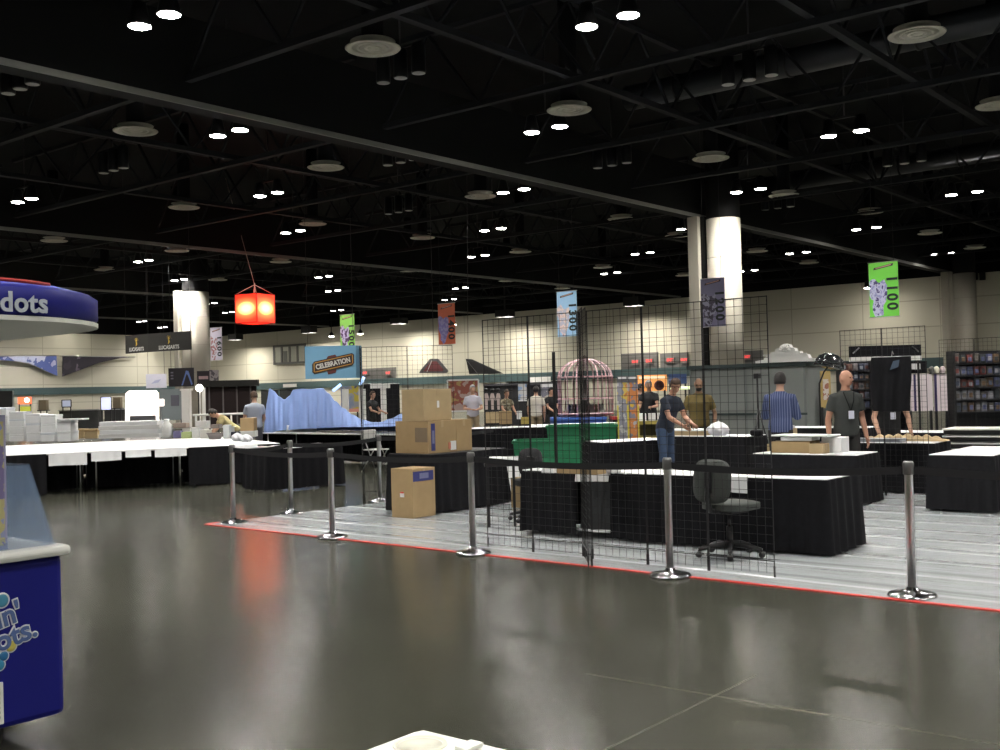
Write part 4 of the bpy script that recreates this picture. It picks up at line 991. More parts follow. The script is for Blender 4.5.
# ------------------------------------------------------------------ back wall fittings
def wallbox(x0, x1, y0, y1, off=0.0):
    a = PY(x0, y1, YN-off); c = PY(x1, y0, YN-off); return a.x, c.x, (a.z+PY(x1, y1, YN-off).z)/2, (c.z+PY(x0, y0, YN-off).z)/2
x0, x1, z0, z1 = wallbox(275, 306, 345.5, 363)
wn = MB(); wn.box(x0, x1, YN-.10, YN-.003, z0, z1); o = wn.build('window_1', mat('window_pane', (.42, .43, .36), .25)); o['kind'] = 'structure'
fr = MB()
for i in range(5): fr.box(x0+(x1-x0)*i/4-.12, x0+(x1-x0)*i/4+.12, YN-.16, YN-.10, z0, z1)
for z in (z0, z1): fr.box(x0-.12, x1+.12, YN-.16, YN-.10, z-.1, z+.1)
fr.build('window_frame', mat('window_frame_grey', (.12, .12, .11), .6), o)
fr = MB(); fr.box(x0+(x1-x0)*.30, x0+(x1-x0)*.42, YN-.14, YN-.10, z0+.1, z0+(z1-z0)*.7); fr.build('window_blind', mat('window_dark', (.14, .15, .13), .6), o)
panel_grey = mat('louvre_grey', (.16, .155, .15), .6)
exit_red = mat('exit_red', (.6, .05, .05), .5, emit=(1, .08, .08), es=1.1)
def exit_panel(n, xa, xb, ya, yb, signs):
    x0, x1, z0, z1 = wallbox(xa, xb, ya, yb)
    o = MB().box(x0, x1, YN-.12, YN-.003, z0, z1).build('door_%d' % n, panel_grey); o['kind'] = 'structure'
    for i in range(4): MB().box(x0+.1, x1-.1, YN-.15, YN-.12, z0+(z1-z0)*(.1+.22*i), z0+(z1-z0)*(.12+.22*i)).build('louvre', mat('louvre_dark', (.11, .11, .105), .6), o)
    for s in signs:
        q = PY(s[0], s[1], YN-.2)
        t = thing('exit_sign', s[2], 'sign', (q.x, YN-.2, q.z), 0)
        MB().box(-.30, .30, -.05, .04, -.20, .20, bev=.02).build('sign_box', mat('exit_housing', (.25, .22, .2), .5), t)
        text('lettering', 'EXIT', .24, exit_red, t, (0, -.056, 0), Euler(FRONT), .003, .012)
        MB().box(-.05, .05, .04, .1, -.06, .06).build('bracket', steel, t)
exit_panel(1, 622, 658, 353, 374, [(635, 362, 'red lit exit sign on the grey panel above the birdcage display'), (649, 361, 'red lit exit sign beside the first one, nearer the column')])
exit_panel(2, 661, 688, 353, 374, [(670, 360, 'red lit exit sign on the grey panel next to the column'), (684, 360, 'red lit exit sign closest to the large column')])
exit_panel(3, 744, 763, 350.5, 366, [(746.5, 357, 'red lit exit sign above the grey kiosk beside the white pediment')])
exit_panel(4, 362, 396, 368, 382, [(365, 373, 'red lit exit sign behind the wire grid near the celebration board'), (388, 373, 'red lit exit sign behind the wire grid above the white T frame')])
# lower dark openings under the band
for i, (xa, xb) in enumerate(((262, 318), (505, 560), (0, 14))):
    if i < 2:
        x0, x1, z0, z1 = wallbox(xa, xb, 380, 420); o = MB().box(x0, x1, YN-.08, YN-.003, 0, 2.2).build('door_%d' % (5+i), mat('doorway_dark', (.02, .022, .022), .8)); o['kind'] = 'structure'
        for q in (.33, .66): MB().box(x0+(x1-x0)*q-.1, x0+(x1-x0)*q+.1, YN-.14, YN-.08, 0, 2.2).build('door_mullion', teal, o)
# pale lettering plates on the teal band
for i, (xa, xb, ya, yb) in enumerate(((530, 550, 377, 382), (283, 296, 384, 387), (497, 508, 383, 386))):
    x0, x1, z0, z1 = wallbox(xa, xb, ya, yb, .2)
    t = thing('wall_plate', ['white lit plate on the teal band behind the wire grid', 'small pale plate on the teal band above the blue tarp', 'small pale plate on the teal band beside the black wedge'][i], 'sign', ((x0+x1)/2, YN-.2, z0))
    MB().box(-(x1-x0)/2, (x1-x0)/2, -.03, .03, 0, z1-z0).build('plate', mat('plate_white', (.8, .8, .78), .5), t)
    MB().box(-(x1-x0)/2-.05, (x1-x0)/2+.05, -.02, .058, -.04, 0).build('rail', steel, t)
# dark flood lamp boxes hung at the top of the back wall
wash_mat = mat('flood_lens', (.9, .9, .9), .4, emit=(1.0, .94, .82), es=300)
def wall_lamp(label, q):
    t = thing('wall_lamp', label, 'lamp', q, 0)
    MB().lathe([(0, -.04), (.15, -.03), (.21, 0)], 18).build('lens', wash_mat, t)
    MB().lathe([(.22, 0), (.20, .18), (.08, .34), (.05, .40)], 18).build('housing', black_metal, t)
    MB().bar((0, 0, .38), (0, 0, 10.75-q.z), .05).build('stem', black_metal, t)
for px, py, lb in ((331, 336.5, 'lit wall lamp before the back wall, farther of the two beyond the window'), (360, 334, 'lit wall lamp before the back wall, right behind the green 1500 banner'), (453, 324.5, 'lit wall lamp just beside the orange aisle banner'), (868, 288, 'lit wall lamp just beside the bright green aisle banner')):
    wall_lamp(lb, PY(px, py, YN-2.4))
for px, py, lb in ((160, 339, 'lit wall lamp behind the black hanging sign'), (78, 322, 'lit wall lamp hidden behind the kiosk canopy')):
    wall_lamp(lb, PX(px, py, XW+2.4))
for i, (xa, xb, ya, yb) in enumerate(((304, 313, 326, 333), (231, 239, 334, 340), (498, 511, 310, 317), (393, 404, 318, 324), (626, 641, 297, 306), (867, 872, 281, 287))):
    x0, x1, z0, z1 = wallbox(xa, xb, ya, yb, 2.4); x0, x1 = min(x0, x1), max(x0, x1)
    t = thing('flood_lamp', ['black flood lamp box under the ceiling beyond the window', 'black flood lamp box under the ceiling beside the pale lilac banner', 'black flood lamp box under the ceiling beyond the orange banner', 'black flood lamp box under the ceiling between green and orange banners', 'black flood lamp box under the ceiling above the birdcage display', 'black flood lamp box under the ceiling beside the bright green banner'][i], 'lamp', ((x0+x1)/2, YN-2.4, z0))
    hx_, hz_ = (x1-x0)/2, z1-z0; hb = MB()
    hb.box(-hx_, hx_, -.4, -.36, 0, hz_).box(-hx_, hx_, .36, .4, 0, hz_).box(-hx_, -hx_+.04, -.36, .36, 0, hz_).box(hx_-.04, hx_, -.36, .36, 0, hz_).box(-hx_+.04, hx_-.04, -.36, .36, hz_-.04, hz_).build('housing', black_metal, t)
    MB().box(-hx_+.06, hx_-.06, -.3, .3, hz_*.35, hz_*.35+.03).build('flood_lens', wash_mat, t)
    MB().bar((0, 0, hz_), (0, 0, 10.75-z0), .1).build('hanger', black_metal, t)
t = None
for i, xa in enumerate((964.5, 972, 979.5)):
    x0, x1, z0, z1 = wallbox(xa, xa+5.5, 272, 280, .1)
    o = thing('vent_slot', ['black vent slot on the back wall, nearest the wall column', 'black vent slot on the back wall, middle of three', 'black vent slot on the back wall, farthest from the wall column'][i], 'vent', ((x0+x1)/2, YN-.003, z0))
    MB().box(-(x1-x0)/2, (x1-x0)/2, -.12, 0, 0, z1-z0, bev=.01).build('frame', black_metal, o)
    b = MB()
    for q in range(4): b.box(-(x1-x0)/2+.04, (x1-x0)/2-.04, -.14, -.12, (z1-z0)*(.15+.2*q), (z1-z0)*(.2+.2*q))
    b.build('slats', mat('slat_black', (.02, .02, .02), .6), o)

# ------------------------------------------------------------------ booths in the distance
# grey kiosk with white pediment
a = PY(690, 400, 22.6); c = PY(806, 400, 22.6)
kx0, kx1 = a.x, c.x
t = thing('grey_kiosk', 'large flat grey kiosk wall with dark trim behind the striped shirt man', 'kiosk', ((kx0+kx1)/2, 22.6, 0)); hw = (kx1-kx0)/2
kiosk_grey = mat('kiosk_grey', (.20, .215, .205), .6, var=.04)
MB().box(-hw, hw, 0, 1.05, 0, 1.97).build('wall', kiosk_grey, t)
MB().box(-hw-.05, hw+.05, -.06, 1.1, 1.97, 2.06).build('top_trim', mat('trim_teal_dark', (.025, .04, .04), .6), t)
MB().box(-hw-.01, hw+.01, -.035, 0, .90, .95).build('rail', mat('trim_teal_dark', (.025, .04, .04), .6), t)
for xs in (-hw, -.025, hw-.05): MB().box(xs, xs+.05, -.02, 0, 0, 1.97).build('corner_strip', mat('kiosk_strip', (.15, .165, .16), .6), t)
pz = 2.062; a = PY(754, 360, 22.5); c = PY(815, 360, 22.5)
t = thing('pediment', 'white stepped ornamental pediment on top of the grey kiosk', 'pediment', ((a.x+c.x)/2, 22.6, pz)); W = (c.x-a.x)
poly = [(-W/2, 0), (W/2, 0), (W/2-.03, .06), (W/2-.16, .08), (W/2-.2, .17), (.36, .18), (.34, .25), (.24, .26), (.22, .33), (.12, .36), (.10, .42), (.0, .45), (-.10, .42), (-.12, .36), (-.22, .33), (-.24, .26), (-.34, .25), (-.36, .18), (-W/2+.26, .17), (-W/2+.2, .08), (-W/2+.05, .06)]
poly = [(x, z*.9) for x, z in poly]
MB().prism(poly, 'y', -.06, .10).build('panel', white_paint, t)
m_ = MB(); m_.box(-W/2+.02, W/2-.02, -.10, -.05, 0, .05); m_.box(-W/2+.2, W/2-.2, -.085, -.055, .155, .185)
m_.build('moulding', white_paint, t)
m_ = MB()
for i in range(7):
    an = PI*(i+.5)/7; m_.tube([(0, -.065, .24), (.13*math.cos(an), -.075, .24+.15*math.sin(an))], [.015, .028], 6)
m_.build('shell_ornament', white_paint, t)
# tripod before the kiosk
q = ground(757, 20.6)
t = thing('tripod', 'black tripod stand before the grey kiosk', 'tripod', q)
b = MB(); b.tube([(0, 0, .75), (0, 0, 1.72)], .02, 8)
b.build('column', black_metal, t)
for i in range(3):
    an = 2*PI*i/3+.5; MB().tube([(0, 0, 1.15), (.28*math.cos(an), .28*math.sin(an), 0)], .016, 6).build('leg', black_metal, t)
MB().box(-.05, .05, -.06, .06, 1.70, 1.80, bev=.01).build('head', black_plastic, t)
# black dome on pole
q = PD(828, 361, 21.9)
t = thing('dome_light', 'glossy black dome on a thin bent pole beside the white pediment', 'light', (ground(819, 21.9).x, ground(819, 21.9).y, 0), FACE)
o_ = (q-ground(819, 21.9)); ox = o_.x*RT.x+o_.y*RT.y
T_ = Matrix.Translation((ox, 0, q.z-.13)) @ Matrix.Rotation(.25, 4, 'Y')
MB().lathe([(.30, 0), (.29, .10), (.24, .20), (.14, .27), (0, .29)], 28, T=T_).lathe([(.27, -.01), (.31, .0), (.31, .02), (.27, .02)], 28, T=T_).build('dome', mat('glossy_black', (.012, .014, .015), .18, spec=.8), t)
m_ = MB()
for i in range(8): m_.tube([T_ @ Vector((.302*math.cos(PI*i/4), .302*math.sin(PI*i/4), .0)), T_ @ Vector((.243*math.cos(PI*i/4), .243*math.sin(PI*i/4), .205)), T_ @ Vector((0, 0, .295))], .008, 5)
m_.build('dome_rib', mat('rib_grey', (.10, .11, .11), .35), t)
MB().tube([(0, 0, 0), (0, 0, q.z-.45), (ox*.5, 0, q.z-.22), (ox, 0, q.z-.10)], .018, 8).build('pole', black_metal, t)
MB().lathe([(.22, 0), (.22, .02), (.02, .04)], 20).build('base', black_metal, t)
# upright banner with warm colours behind the bald man
t = board('upright_banner', 'narrow upright yellow and orange banner beside the bald man', 'banner', 820.5, 829.5, 371, 408, 23, mat('banner_yellow', (.42, .30, .11), .6))
zb, h, W = t['_zb'], t['_h'], t['_w']
MB().box(-W*.28, W*.28, -.03, -.019, zb+h*.22, zb+h*.78).build('picture', blotch('warm_print', [(.45, .30, .25), (.55, .5, .45), (.30, .12, .08), (.5, .42, .3)], 8, .6), t)
# black valance, pinkish panels, curtain
t = board('valance', 'long black valance board hanging above the dark booth', 'valance', 849, 920, 345.5, 356.5, 24, black_cloth, legs=False, hang=False, depth=.08)
zb, h, W = t['_zb'], t['_h'], t['_w']
for s in (-W*.46, W*.46): MB().bar((s, 0, 0), (s, 0, zb+h*.2), .04).build('upright', black_metal, t); MB().bar((s, -.05, zb+h*.35), (s-.14*(1 if s > 0 else -1), -.05, zb+h*.85), .025).build('clip', steel, t)
MB().box(-W/2, W/2, -.045, .045, zb-.10, zb-.0).build('white_edge', white_paint, t)
t = board('curtain', 'black curtain wall behind the dark booth with a small white notice', 'curtain', 862, 908.5, 362, 450, 25.3, mat('curtain_black', (.010, .010, .012), .9), depth=.06)
m_ = MB(); skirt(m_, (-t['_w']/2, -.04, 0), (t['_w']/2, -.04, 0), .02, t['_zb']+t['_h'], 3, .03, .02); m_.build('drape', black_cloth, t)
MB().tube([(-t['_w']/2, 0, t['_zb']+t['_h']), (t['_w']/2, 0, t['_zb']+t['_h'])], .025, 8).build('rod', steel, t)
q = PD(915, 366.5, 25.2); v = (q-t.location); lx = v.x*RT.x+v.y*RT.y
MB().box(t['_w']/2, lx+.27, -.09, -.03, q.z-.16, q.z+.12).build('header', black_cloth, t); MB().box(lx-.10, lx+.10, -.13, -.085, q.z-.07, q.z+.07).build('notice', white_label, t)
# shelves of goods behind the bald man
def goods_rack(label, x0, x1, y0, y1, d, cols, rows, palette, glabel, seed):
    a = PD(x0, y1, d); c = PD(x1, y0, d); mid = (a+c)/2; W = (Vector((c.x, c.y, 0))-Vector((a.x, a.y, 0))).length; zt_ = c.z; zb = a.z
    t = thing('goods_rack', label, 'rack', (mid.x, mid.y, 0), FACE)
    MB().box(-W/2, W/2, .22, .26, 0, zt_).build('back_panel', black_metal, t)
    for s in (-W/2, W/2): MB().box(s-.02, s+.02, -.12, .26, 0, zt_).build('side_panel', black_metal, t)
    rnd = random.Random(seed); k = 0
    for r in range(rows):
        z = zb+(zt_-zb)*r/rows
        MB().box(-W/2, W/2, -.12, .22, z-.025, z).build('shelf', black_metal, t)
        for i in range(cols):
            w_ = W/cols*.86; hh = (zt_-zb)/rows*rnd.uniform(.62, .88); cx = -W/2+W*(i+.5)/cols
            pm = palette[rnd.randrange(len(palette))]
            pos = t.location+RT*cx+Vector((FW.x, FW.y, 0))*.02
            o = thing('packaged_toy', glabel % (ordn[min(i, 17)], ordn[r]), 'toy', (pos.x, pos.y, z), FACE, 'packaged goods on the racks')
            MB().box(-w_/2, w_/2, -.08, .08, .001, hh, bev=.01).build('package', pm, o)
            MB().box(-w_*.3, w_*.3, -.095, -.078, hh*.2, hh*.68, bev=.008).build('blister', palette[rnd.randrange(len(palette))], o)
    return t
pal_dark = [mat('pk_%d' % i, c_, .4) for i, c_ in enumerate(((.10, .11, .15), (.05, .06, .10), (.30, .32, .36), (.14, .09, .06), (.22, .20, .20), (.04, .05, .06), (.12, .05, .04)))]
pal_mix = [mat('pm_%d' % i, c_, .4) for i, c_ in enumerate(((.07, .08, .16), (.20, .20, .22), (.035, .04, .045), (.14, .04, .035), (.12, .075, .04), (.05, .06, .09), (.10, .09, .08)))]
goods_rack('dark goods rack partly hidden behind the bald man', 841, 868, 361, 408, 23.6, 5, 5, pal_dark, 'packaged item behind the bald man, %s along the %s shelf from below', 3)
goods_rack('dark goods rack full of colourful packages at the picture edge', 953, 1004, 350, 412, 23.0, 8, 5, pal_mix, 'packaged item of the picture edge rack, %s along the %s shelf from below', 5)
pink_panel = mat('pinkish_panel', (.78, .69, .71), .6, var=.03)
for i, (xa, xb) in enumerate(((908, 931), (934, 951.5))):
    t = board('room_divider', ['pale pinkish display panel with a dark stripe next to the black curtain', 'pale pinkish display panel next to the goods rack'][i], 'panel', xa, xb, 374, 411, 24.8, pink_panel, depth=.05)
    W, zb, h = t['_w'], t['_zb'], t['_h']
    MB().box(-W/2+(.12 if i == 0 else .0), -W/2+(.16 if i == 0 else .05), -.04, -.024, zb, zb+h).build('stripe', mat('stripe_navy', (.03, .02, .09), .6), t)
for i, (px, py, c_, lb) in enumerate(((931, 371, (.10, .10, .09), 'small dark ornament on top of the pinkish panels'), (936, 369, (.7, .68, .55), 'small cream ornament on top of the pinkish panels'), (942, 371, (.6, .5, .52), 'small pink ornament on top of the pinkish panels next to the rack'))):
    q = PD(px, 374, 24.8); t = thing('ornament', lb, 'ornament', (q.x, q.y, q.z+.002), FACE)
    MB().lathe([(.05, 0), (.04, .03), (.07, .08), (.06, .13), (.03, .17), (0, .18)], 14).build('body', mat('orn_%d' % i, c_, .5), t); MB().lathe([(.06, 0), (.06, .012), (.02, .02)], 14).build('foot', black_plastic, t)
# dark garment hung on the wire grid
t = thing('hung_garment', 'black garment hanging over the wire grid before the leaning person', 'clothes', (-5.19, 14.97, 0), -.06)
def garm(u, v):
    x = -.27+.54*u; z = 1.92-.74*v; return (x*(1+.04*math.sin(v*5)), -.02-.022*(1+math.sin(u*17+v*3))-.02*math.sin(v*3), z)
m_ = MB(); m_.grid(garm, 40, 16); m_.grid(lambda u, v: (garm(u, v)[0], garm(u, v)[1]+.012, garm(u, v)[2]), 40, 16); m_.build('cloth', black_cloth, t)
MB().tube([(-.27, .0, 1.92), (.27, .0, 1.92)], .012, 6).tube([(0, .0, 1.92), (.0, .03, 2.0), (0, .07, 1.96)], .006, 5).build('hanger', steel, t)
MB().add([(.0, -.075, 1.74), (.12, -.075, 1.78), (.14, -.075, 1.88), (.05, -.075, 1.86)], [(0, 1, 2, 3)]).build('print', mat('print_steel', (.05, .075, .11), .6), t)
# stacked folded tables at the picture edge
for i in range(5):
    q = ground(1000, 16.4)
    o = thing('folded_table', 'folded dark table with pale edge, %s from below in the stack' % ordn[i], 'table', (q.x, q.y, .34+.105*i if i else .34), .05, 'stack of folded tables')
    MB().box(-.75, .75, -.38, .38, .0, .085, bev=.01).build('top', black_plastic, o); MB().box(-.765, .765, -.395, .395, .066, .088).build('edge_band', white_paint, o)
q = ground(1000, 16.4); t = thing('pallet', 'low dark pallet under the stack of folded tables', 'pallet', (q.x, q.y, .0), .05)
MB().box(-.75, .75, -.4, .4, .24, .335).build('deck', black_plastic, t)
for x in (-.65, 0, .65): MB().box(x-.08, x+.08, -.38, .38, 0, .24).build('runner', black_plastic, t)

# ------------------------------------------------------------------ birdcage display with blue base
d = 30.0; q = ground(585, d); R_ = (611-557)/2*d/FPX; ztop = PD(585, 359, d).z; zsh = PD(585, 377, d).z; zb = PD(585, 415, d).z
t = thing('birdcage_display', 'large domed cage display wrapped in pink and white striped ribs', 'display', (q.x, q.y, 0), FACE)
candy = stripes('candy_stripe', (.60, .24, .28), (.80, .72, .76), 9, 'Z', .5, .45)
m_ = []
n = 16
for i in range(n):
    an = 2*PI*i/n; b = MB(); pts_ = [(R_*math.cos(an), R_*math.sin(an), zb), (R_*math.cos(an), R_*math.sin(an), zsh)]
    for kk in range(1, 6):
        ph = PI/2*kk/5; pts_.append((max(.03, R_*math.cos(ph))*math.cos(an), max(.03, R_*math.cos(ph))*math.sin(an), zsh+(ztop-zsh)*math.sin(ph)))
    b.tube(pts_, .021, 6); b.build('rib', candy, t)
for z in (zb+.05, zb+.45, zsh): MB().lathe([(R_-.02, z-.02), (R_+.03, z-.02), (R_+.03, z+.02), (R_-.02, z+.02), (R_-.02, z-.02)], 32).build('hoop', candy, t)
MB().lathe([(.05, ztop-.03), (.09, ztop+.02), (.05, ztop+.08), (0, ztop+.11)], 14).build('finial', mat('finial_brown', (.12, .08, .05), .5), t)
MB().lathe([(R_*.95, zb-.03), (R_*.95, zb)], 32).build('floor_disc', mat('disc_pink', (.5, .3, .3), .5), t)
MB().lathe([(.25, zb), (.22, zb+.2), (.10, zb+.35), (.08, zb+.9), (.0, zb+1.0)], 16).build('centre_post', mat('post_pale', (.5, .46, .44), .5), t)
rnd = random.Random(4)
for i in range(12):
    an = 2*PI*i/12+.2; rr = R_*.62; o = thing('figurine', 'small figurine inside the birdcage display, number %d around its ring' % (i+1), 'toy', (q.x+rr*math.cos(an), q.y+rr*math.sin(an), zb+.002), an, 'figurines in the birdcage')
    MB().lathe([(.07, 0), (.05, .02), (.055, .12), (.03, .2), (.045, .25), (.0, .31)], 12).build('body', pal_mix[i % 7] if i % 3 else white_paint, o)
t = thing('plinth_table', 'bright blue rectangular base under the birdcage display', 'base', (q.x, q.y, 0), FACE)
bw = (594-549)/2*d/FPX
MB().box(-bw-.35, bw-.15, -R_-.06, R_*.8, 0, zb-.04, bev=.02).build('plinth', mat('base_blue', (.03, .085, .36), .5), t)
MB().box(-bw-.37, bw-.13, -R_-.08, -R_-.055, zb-.11, zb-.045).build('edge_strip', mat('base_blue_light', (.06, .15, .5), .5), t)
q2 = ground(620, 29.9)
t = thing('counter', 'dark counter with a red edge beside the blue base', 'base', (q2.x, q2.y-.15, 0), FACE)
MB().box(-.22, .42, -R_, R_*.5, 0, zb-.12, bev=.01).build('plinth', black_plastic, t); MB().box(-.23, .43, -R_-.015, R_*.5, zb-.12, zb-.05).build('edge_strip', mat('edge_red', (.4, .03, .03), .5), t)

# colourful standees, orange sign
for i, (xa, xb, cols, lb) in enumerate(((618, 627, [(.55, .20, .05), (.62, .45, .10), (.25, .25, .30), (.5, .5, .52), (.12, .10, .12)], 'tall narrow standee with orange and grey artwork, the one nearer the birdcage'), (627.5, 637, [(.62, .42, .05), (.20, .19, .24), (.55, .2, .06), (.4, .4, .44), (.15, .13, .16)], 'tall narrow standee with orange and grey artwork, the one nearer the man in jeans'))):
    t = board('standee', lb, 'standee', xa, xb, 376, 441, 20.5, blotch('standee_%d' % i, cols, 4.5, .5, 3.0*i), rz=.12 if i else -.12, depth=.03)
    W, zb, h = t['_w'], t['_zb'], t['_h']
    MB().box(-W/2-.008, -W/2+.02, -.02, .02, zb, zb+h*.55).box(W/2-.02, W/2+.008, -.02, .02, zb, zb+h*.55).build('yellow_edge', mat('edge_yellow', (.6, .5, .06), .5), t)
    MB().box(-W/2, W/2, -.02, -.012, zb+h*.90, zb+h).build('header', mat('header_dark', (.10, .10, .11), .5), t)
    MB().box(-W*.38, W*.38, -.023, -.019, zb+h*.955, zb+h*.985).build('writing_block', white_label, t)
t = board('lit_sign', 'bright orange lit sign board behind the two people', 'sign', 637, 666, 375, 391, 34, mat('sign_orange', (.7, .28, .08), .5, emit=(1, .42, .12), es=.75))
W, zb, h = t['_w'], t['_zb'], t['_h']
MB().box(-W*.44, W*.44, -.03, -.019, zb+h*.74, zb+h*.92).build('writing_block', mat('sign_cream', (.8, .7, .5), .5, emit=(1, .8, .5), es=.8), t)
MB().lathe([(.09, -.01), (.16, -.01), (.16, .01), (.09, .01), (.09, -.01)], 20, T=Matrix.Translation((W*.24, -.032, zb+h*.34)) @ Matrix.Rotation(PI/2, 4, 'X')).build('ring_mark', mat('mark_dark', (.10, .03, .03), .5), t)
t = board('sign_board', 'blue sign board behind the man in olive', 'sign', 668, 686, 374, 384, 33, mat('board_navyblue', (.05, .09, .22), .6))
MB().box(-.28, .1, -.03, -.019, t['_zb']+.10, t['_zb']+.2).build('writing_block', mat('faint_navy', (.16, .2, .36), .6), t)
t = thing('tube_lamp', 'long pale greenish tube lamp behind the man in olive', 'lamp', PD(680, 388, 30), FACE)
MB().tube([(-.28, 0, 0), (.28, 0, 0)], .045, 10).build('tube', mat('tube_glow', (.7, .8, .5), .4, emit=(.85, 1, .6), es=.8), t)
zz = t.location.z; MB().bar((-.25, .04, -zz), (-.25, .04, 0), .03).bar((.25, .04, -zz), (.25, .04, 0), .03).build('stand', black_metal, t)
# yellow counter with shelves behind the standees
q = ground(646, 23.4); t = thing('shelf_unit', 'yellowish shelf unit behind the man in jeans', 'shelf', q, FACE)
yel = mat('shelf_yellow', (.30, .24, .05), .6)
for z in (.15, .48, .80): MB().box(-.45, .45, -.2, .2, z, z+.07).build('shelf', yel, t)
for x in (-.45, .42): MB().box(x, x+.04, -.2, .2, 0, .87).build('side', yel, t)
MB().box(-.45, .45, .18, .2, .0, .87).build('back', mat('shelf_olive', (.10, .085, .03), .7), t)
for i in range(4):
    v = q+RT*(-.3+.2*i); o = wbox('goods_box', 'white goods box on the yellowish shelf unit, %s from the standees' % ordn[i], 'box', v.x-.07, v.x+.07, v.y-.07, v.y+.07, .872, .16, white_foam if i % 2 else white_label, FACE, 'boxes on the yellowish shelf unit')

# ------------------------------------------------------------------ hanging wedges and posters
def wedge(label, poly, d, depth, m, m2, wires):
    q3 = [PD(x, y, d) for x, y in poly]; c0 = sum(q3, Vector())/len(q3)
    loc = [((v-c0).x*RT.x+(v-c0).y*RT.y, v.z-c0.z) for v in q3]
    t = thing('hanging_sign', label, 'sign', c0, FACE)
    MB().prism(loc, 'y', -depth/2, depth/2).build('wedge', m, t)
    cx = sum(x for x, _ in loc)/len(loc); cz = sum(z for _, z in loc)/len(loc)
    inn = [(cx+(x-cx)*.7, cz+(z-cz)*.7) for x, z in loc]
    MB().prism(inn, 'y', -depth/2-.012, -depth/2+.002).build('face_panel', m2, t)
    for x, z in wires: MB().tube([((loc[0][0]+loc[1][0])/2*0+x, 0, z), (x*.6, 0, 10.7-c0.z)], .009, 5).build('hanger_wire', black_metal, t)
    return t
wd = mat('wedge_dark', (.035, .035, .036), .6); wd2 = mat('wedge_black', (.018, .018, .019), .6); wg = mat('wedge_grey', (.16, .155, .155), .6); wr = mat('wedge_red', (.26, .08, .08), .6)
t = wedge('black wedge-shaped hanging sign with a long tapering point', [(465.5, 359), (472, 359.5), (503, 373.5), (490, 374), (469, 374)], 36, .5, wd, wd2, [(-.4, .2)])
MB().bar((-.42, -.27, .24), (-.05, -.27, -.24), .07, .02).build('light_strip', wg, t)
t = wedge('grey pyramid-shaped hanging sign with a reddish lower part behind the boxes', [(430, 359), (438, 359), (448, 371), (446, 373), (419, 373), (421, 370)], 36, .5, wg, wr, [(.0, .22)])
MB().bar((-.05, -.27, .22), (-.22, -.27, -.15), .08, .02).build('light_strip', white_paint, t)
t = board('poster_board', 'reddish picture poster board behind the man in the pale shirt', 'poster', 448, 478, 380, 411, 34, blotch('poster_art', [(.58, .46, .44), (.50, .36, .33), (.33, .10, .07), (.45, .30, .12), (.6, .5, .48)], 2.6, .6, 5.0), frame=white_paint)
t = board('backdrop', 'dark display backdrop behind the hanging shirts', 'backdrop', 484, 560, 383, 425, 37, mat('backdrop_dark', (.02, .02, .022), .8))
MB().box(-t['_w']/2, t['_w']/2, -.05, -.02, t['_zb']+t['_h']-.08, t['_zb']+t['_h']).build('header', mat('header_grey', (.06, .06, .065), .7), t)
for i, px in enumerate((486, 492, 498)):
    q = PD(px, 401, 35.5); t = thing('hung_shirt', 'pale pinkish shirt on the display stand, %s of three' % ['first', 'middle', 'last'][i], 'clothes', (q.x, q.y, 0), FACE)
    z = q.z
    MB().prism([(x_*.46, z_) for x_, z_ in [(-.09, z-.28), (.09, z-.28), (.10, z+.10), (.17, z+.0), (.20, z+.06), (.11, z+.24), (.04, z+.26), (0, z+.23), (-.04, z+.26), (-.11, z+.24), (-.20, z+.06), (-.17, z), (-.10, z+.10)]], 'y', -.04, .04).build('shirt', mat('shirt_pink', (.62, .52, .50), .8), t)
    MB().tube([(0, 0, 0), (0, 0, z+.3)], .015, 6).ball((0, 0, z+.36), .07, 10).build('stand', black_plastic, t)
q = PD(548, 396, 36); t = board('poster_board', 'yellow topped poster board on the dark backdrop', 'poster', 518, 526, 384, 400, 36.5, blotch('poster_yel', [(.55, .42, .05), (.25, .35, .55), (.5, .5, .5), (.1, .1, .12)], 2.4, .6, 1.0))
MB().box(-t['_w']/2, t['_w']/2, -.03, -.02, t['_zb']-.04, t['_zb']).build('lower_strip', white_label, t)
t = board('poster_board', 'pale printed poster board behind the person in khaki trousers', 'poster', 541, 553, 384, 410, 36.6, blotch('poster_pale', [(.45, .42, .42), (.2, .2, .25), (.55, .5, .45), (.4, .15, .15)], 2.4, .6, 8.0))
MB().box(-t['_w']/2, t['_w']/2, -.03, -.02, t['_zb']+t['_h']-.1, t['_zb']+t['_h']).build('header', white_label, t)
# goods on the long white tables
for i, (xa, xb, ya, yb, m_, lb) in enumerate(((485, 498, 412, 423, card2, 'open pale carton on the long white table, nearer the boxes'), (498.5, 511, 411, 424, card, 'brown carton on the long white table, behind the wire grid'), (516, 521, 411, 419, white_label, 'white packet on the long white table behind the wire grid'), (505, 510, 416, 422, white_foam, 'small white box on the long white table beside the brown carton'), (520, 528, 417, 424, mat('yellow_carton', (.45, .35, .08), .6), 'yellow carton on the long white table near the green bin'))):
    q = P((xa+xb)/2, yb, .745); s = q.dot(FW)/FPX
    wbox('goods_box', lb, 'box', q.x-(xb-xa)*s/2, q.x+(xb-xa)*s/2, q.y-.1, q.y+.15, .745, (yb-ya)*s, m_, FACE)

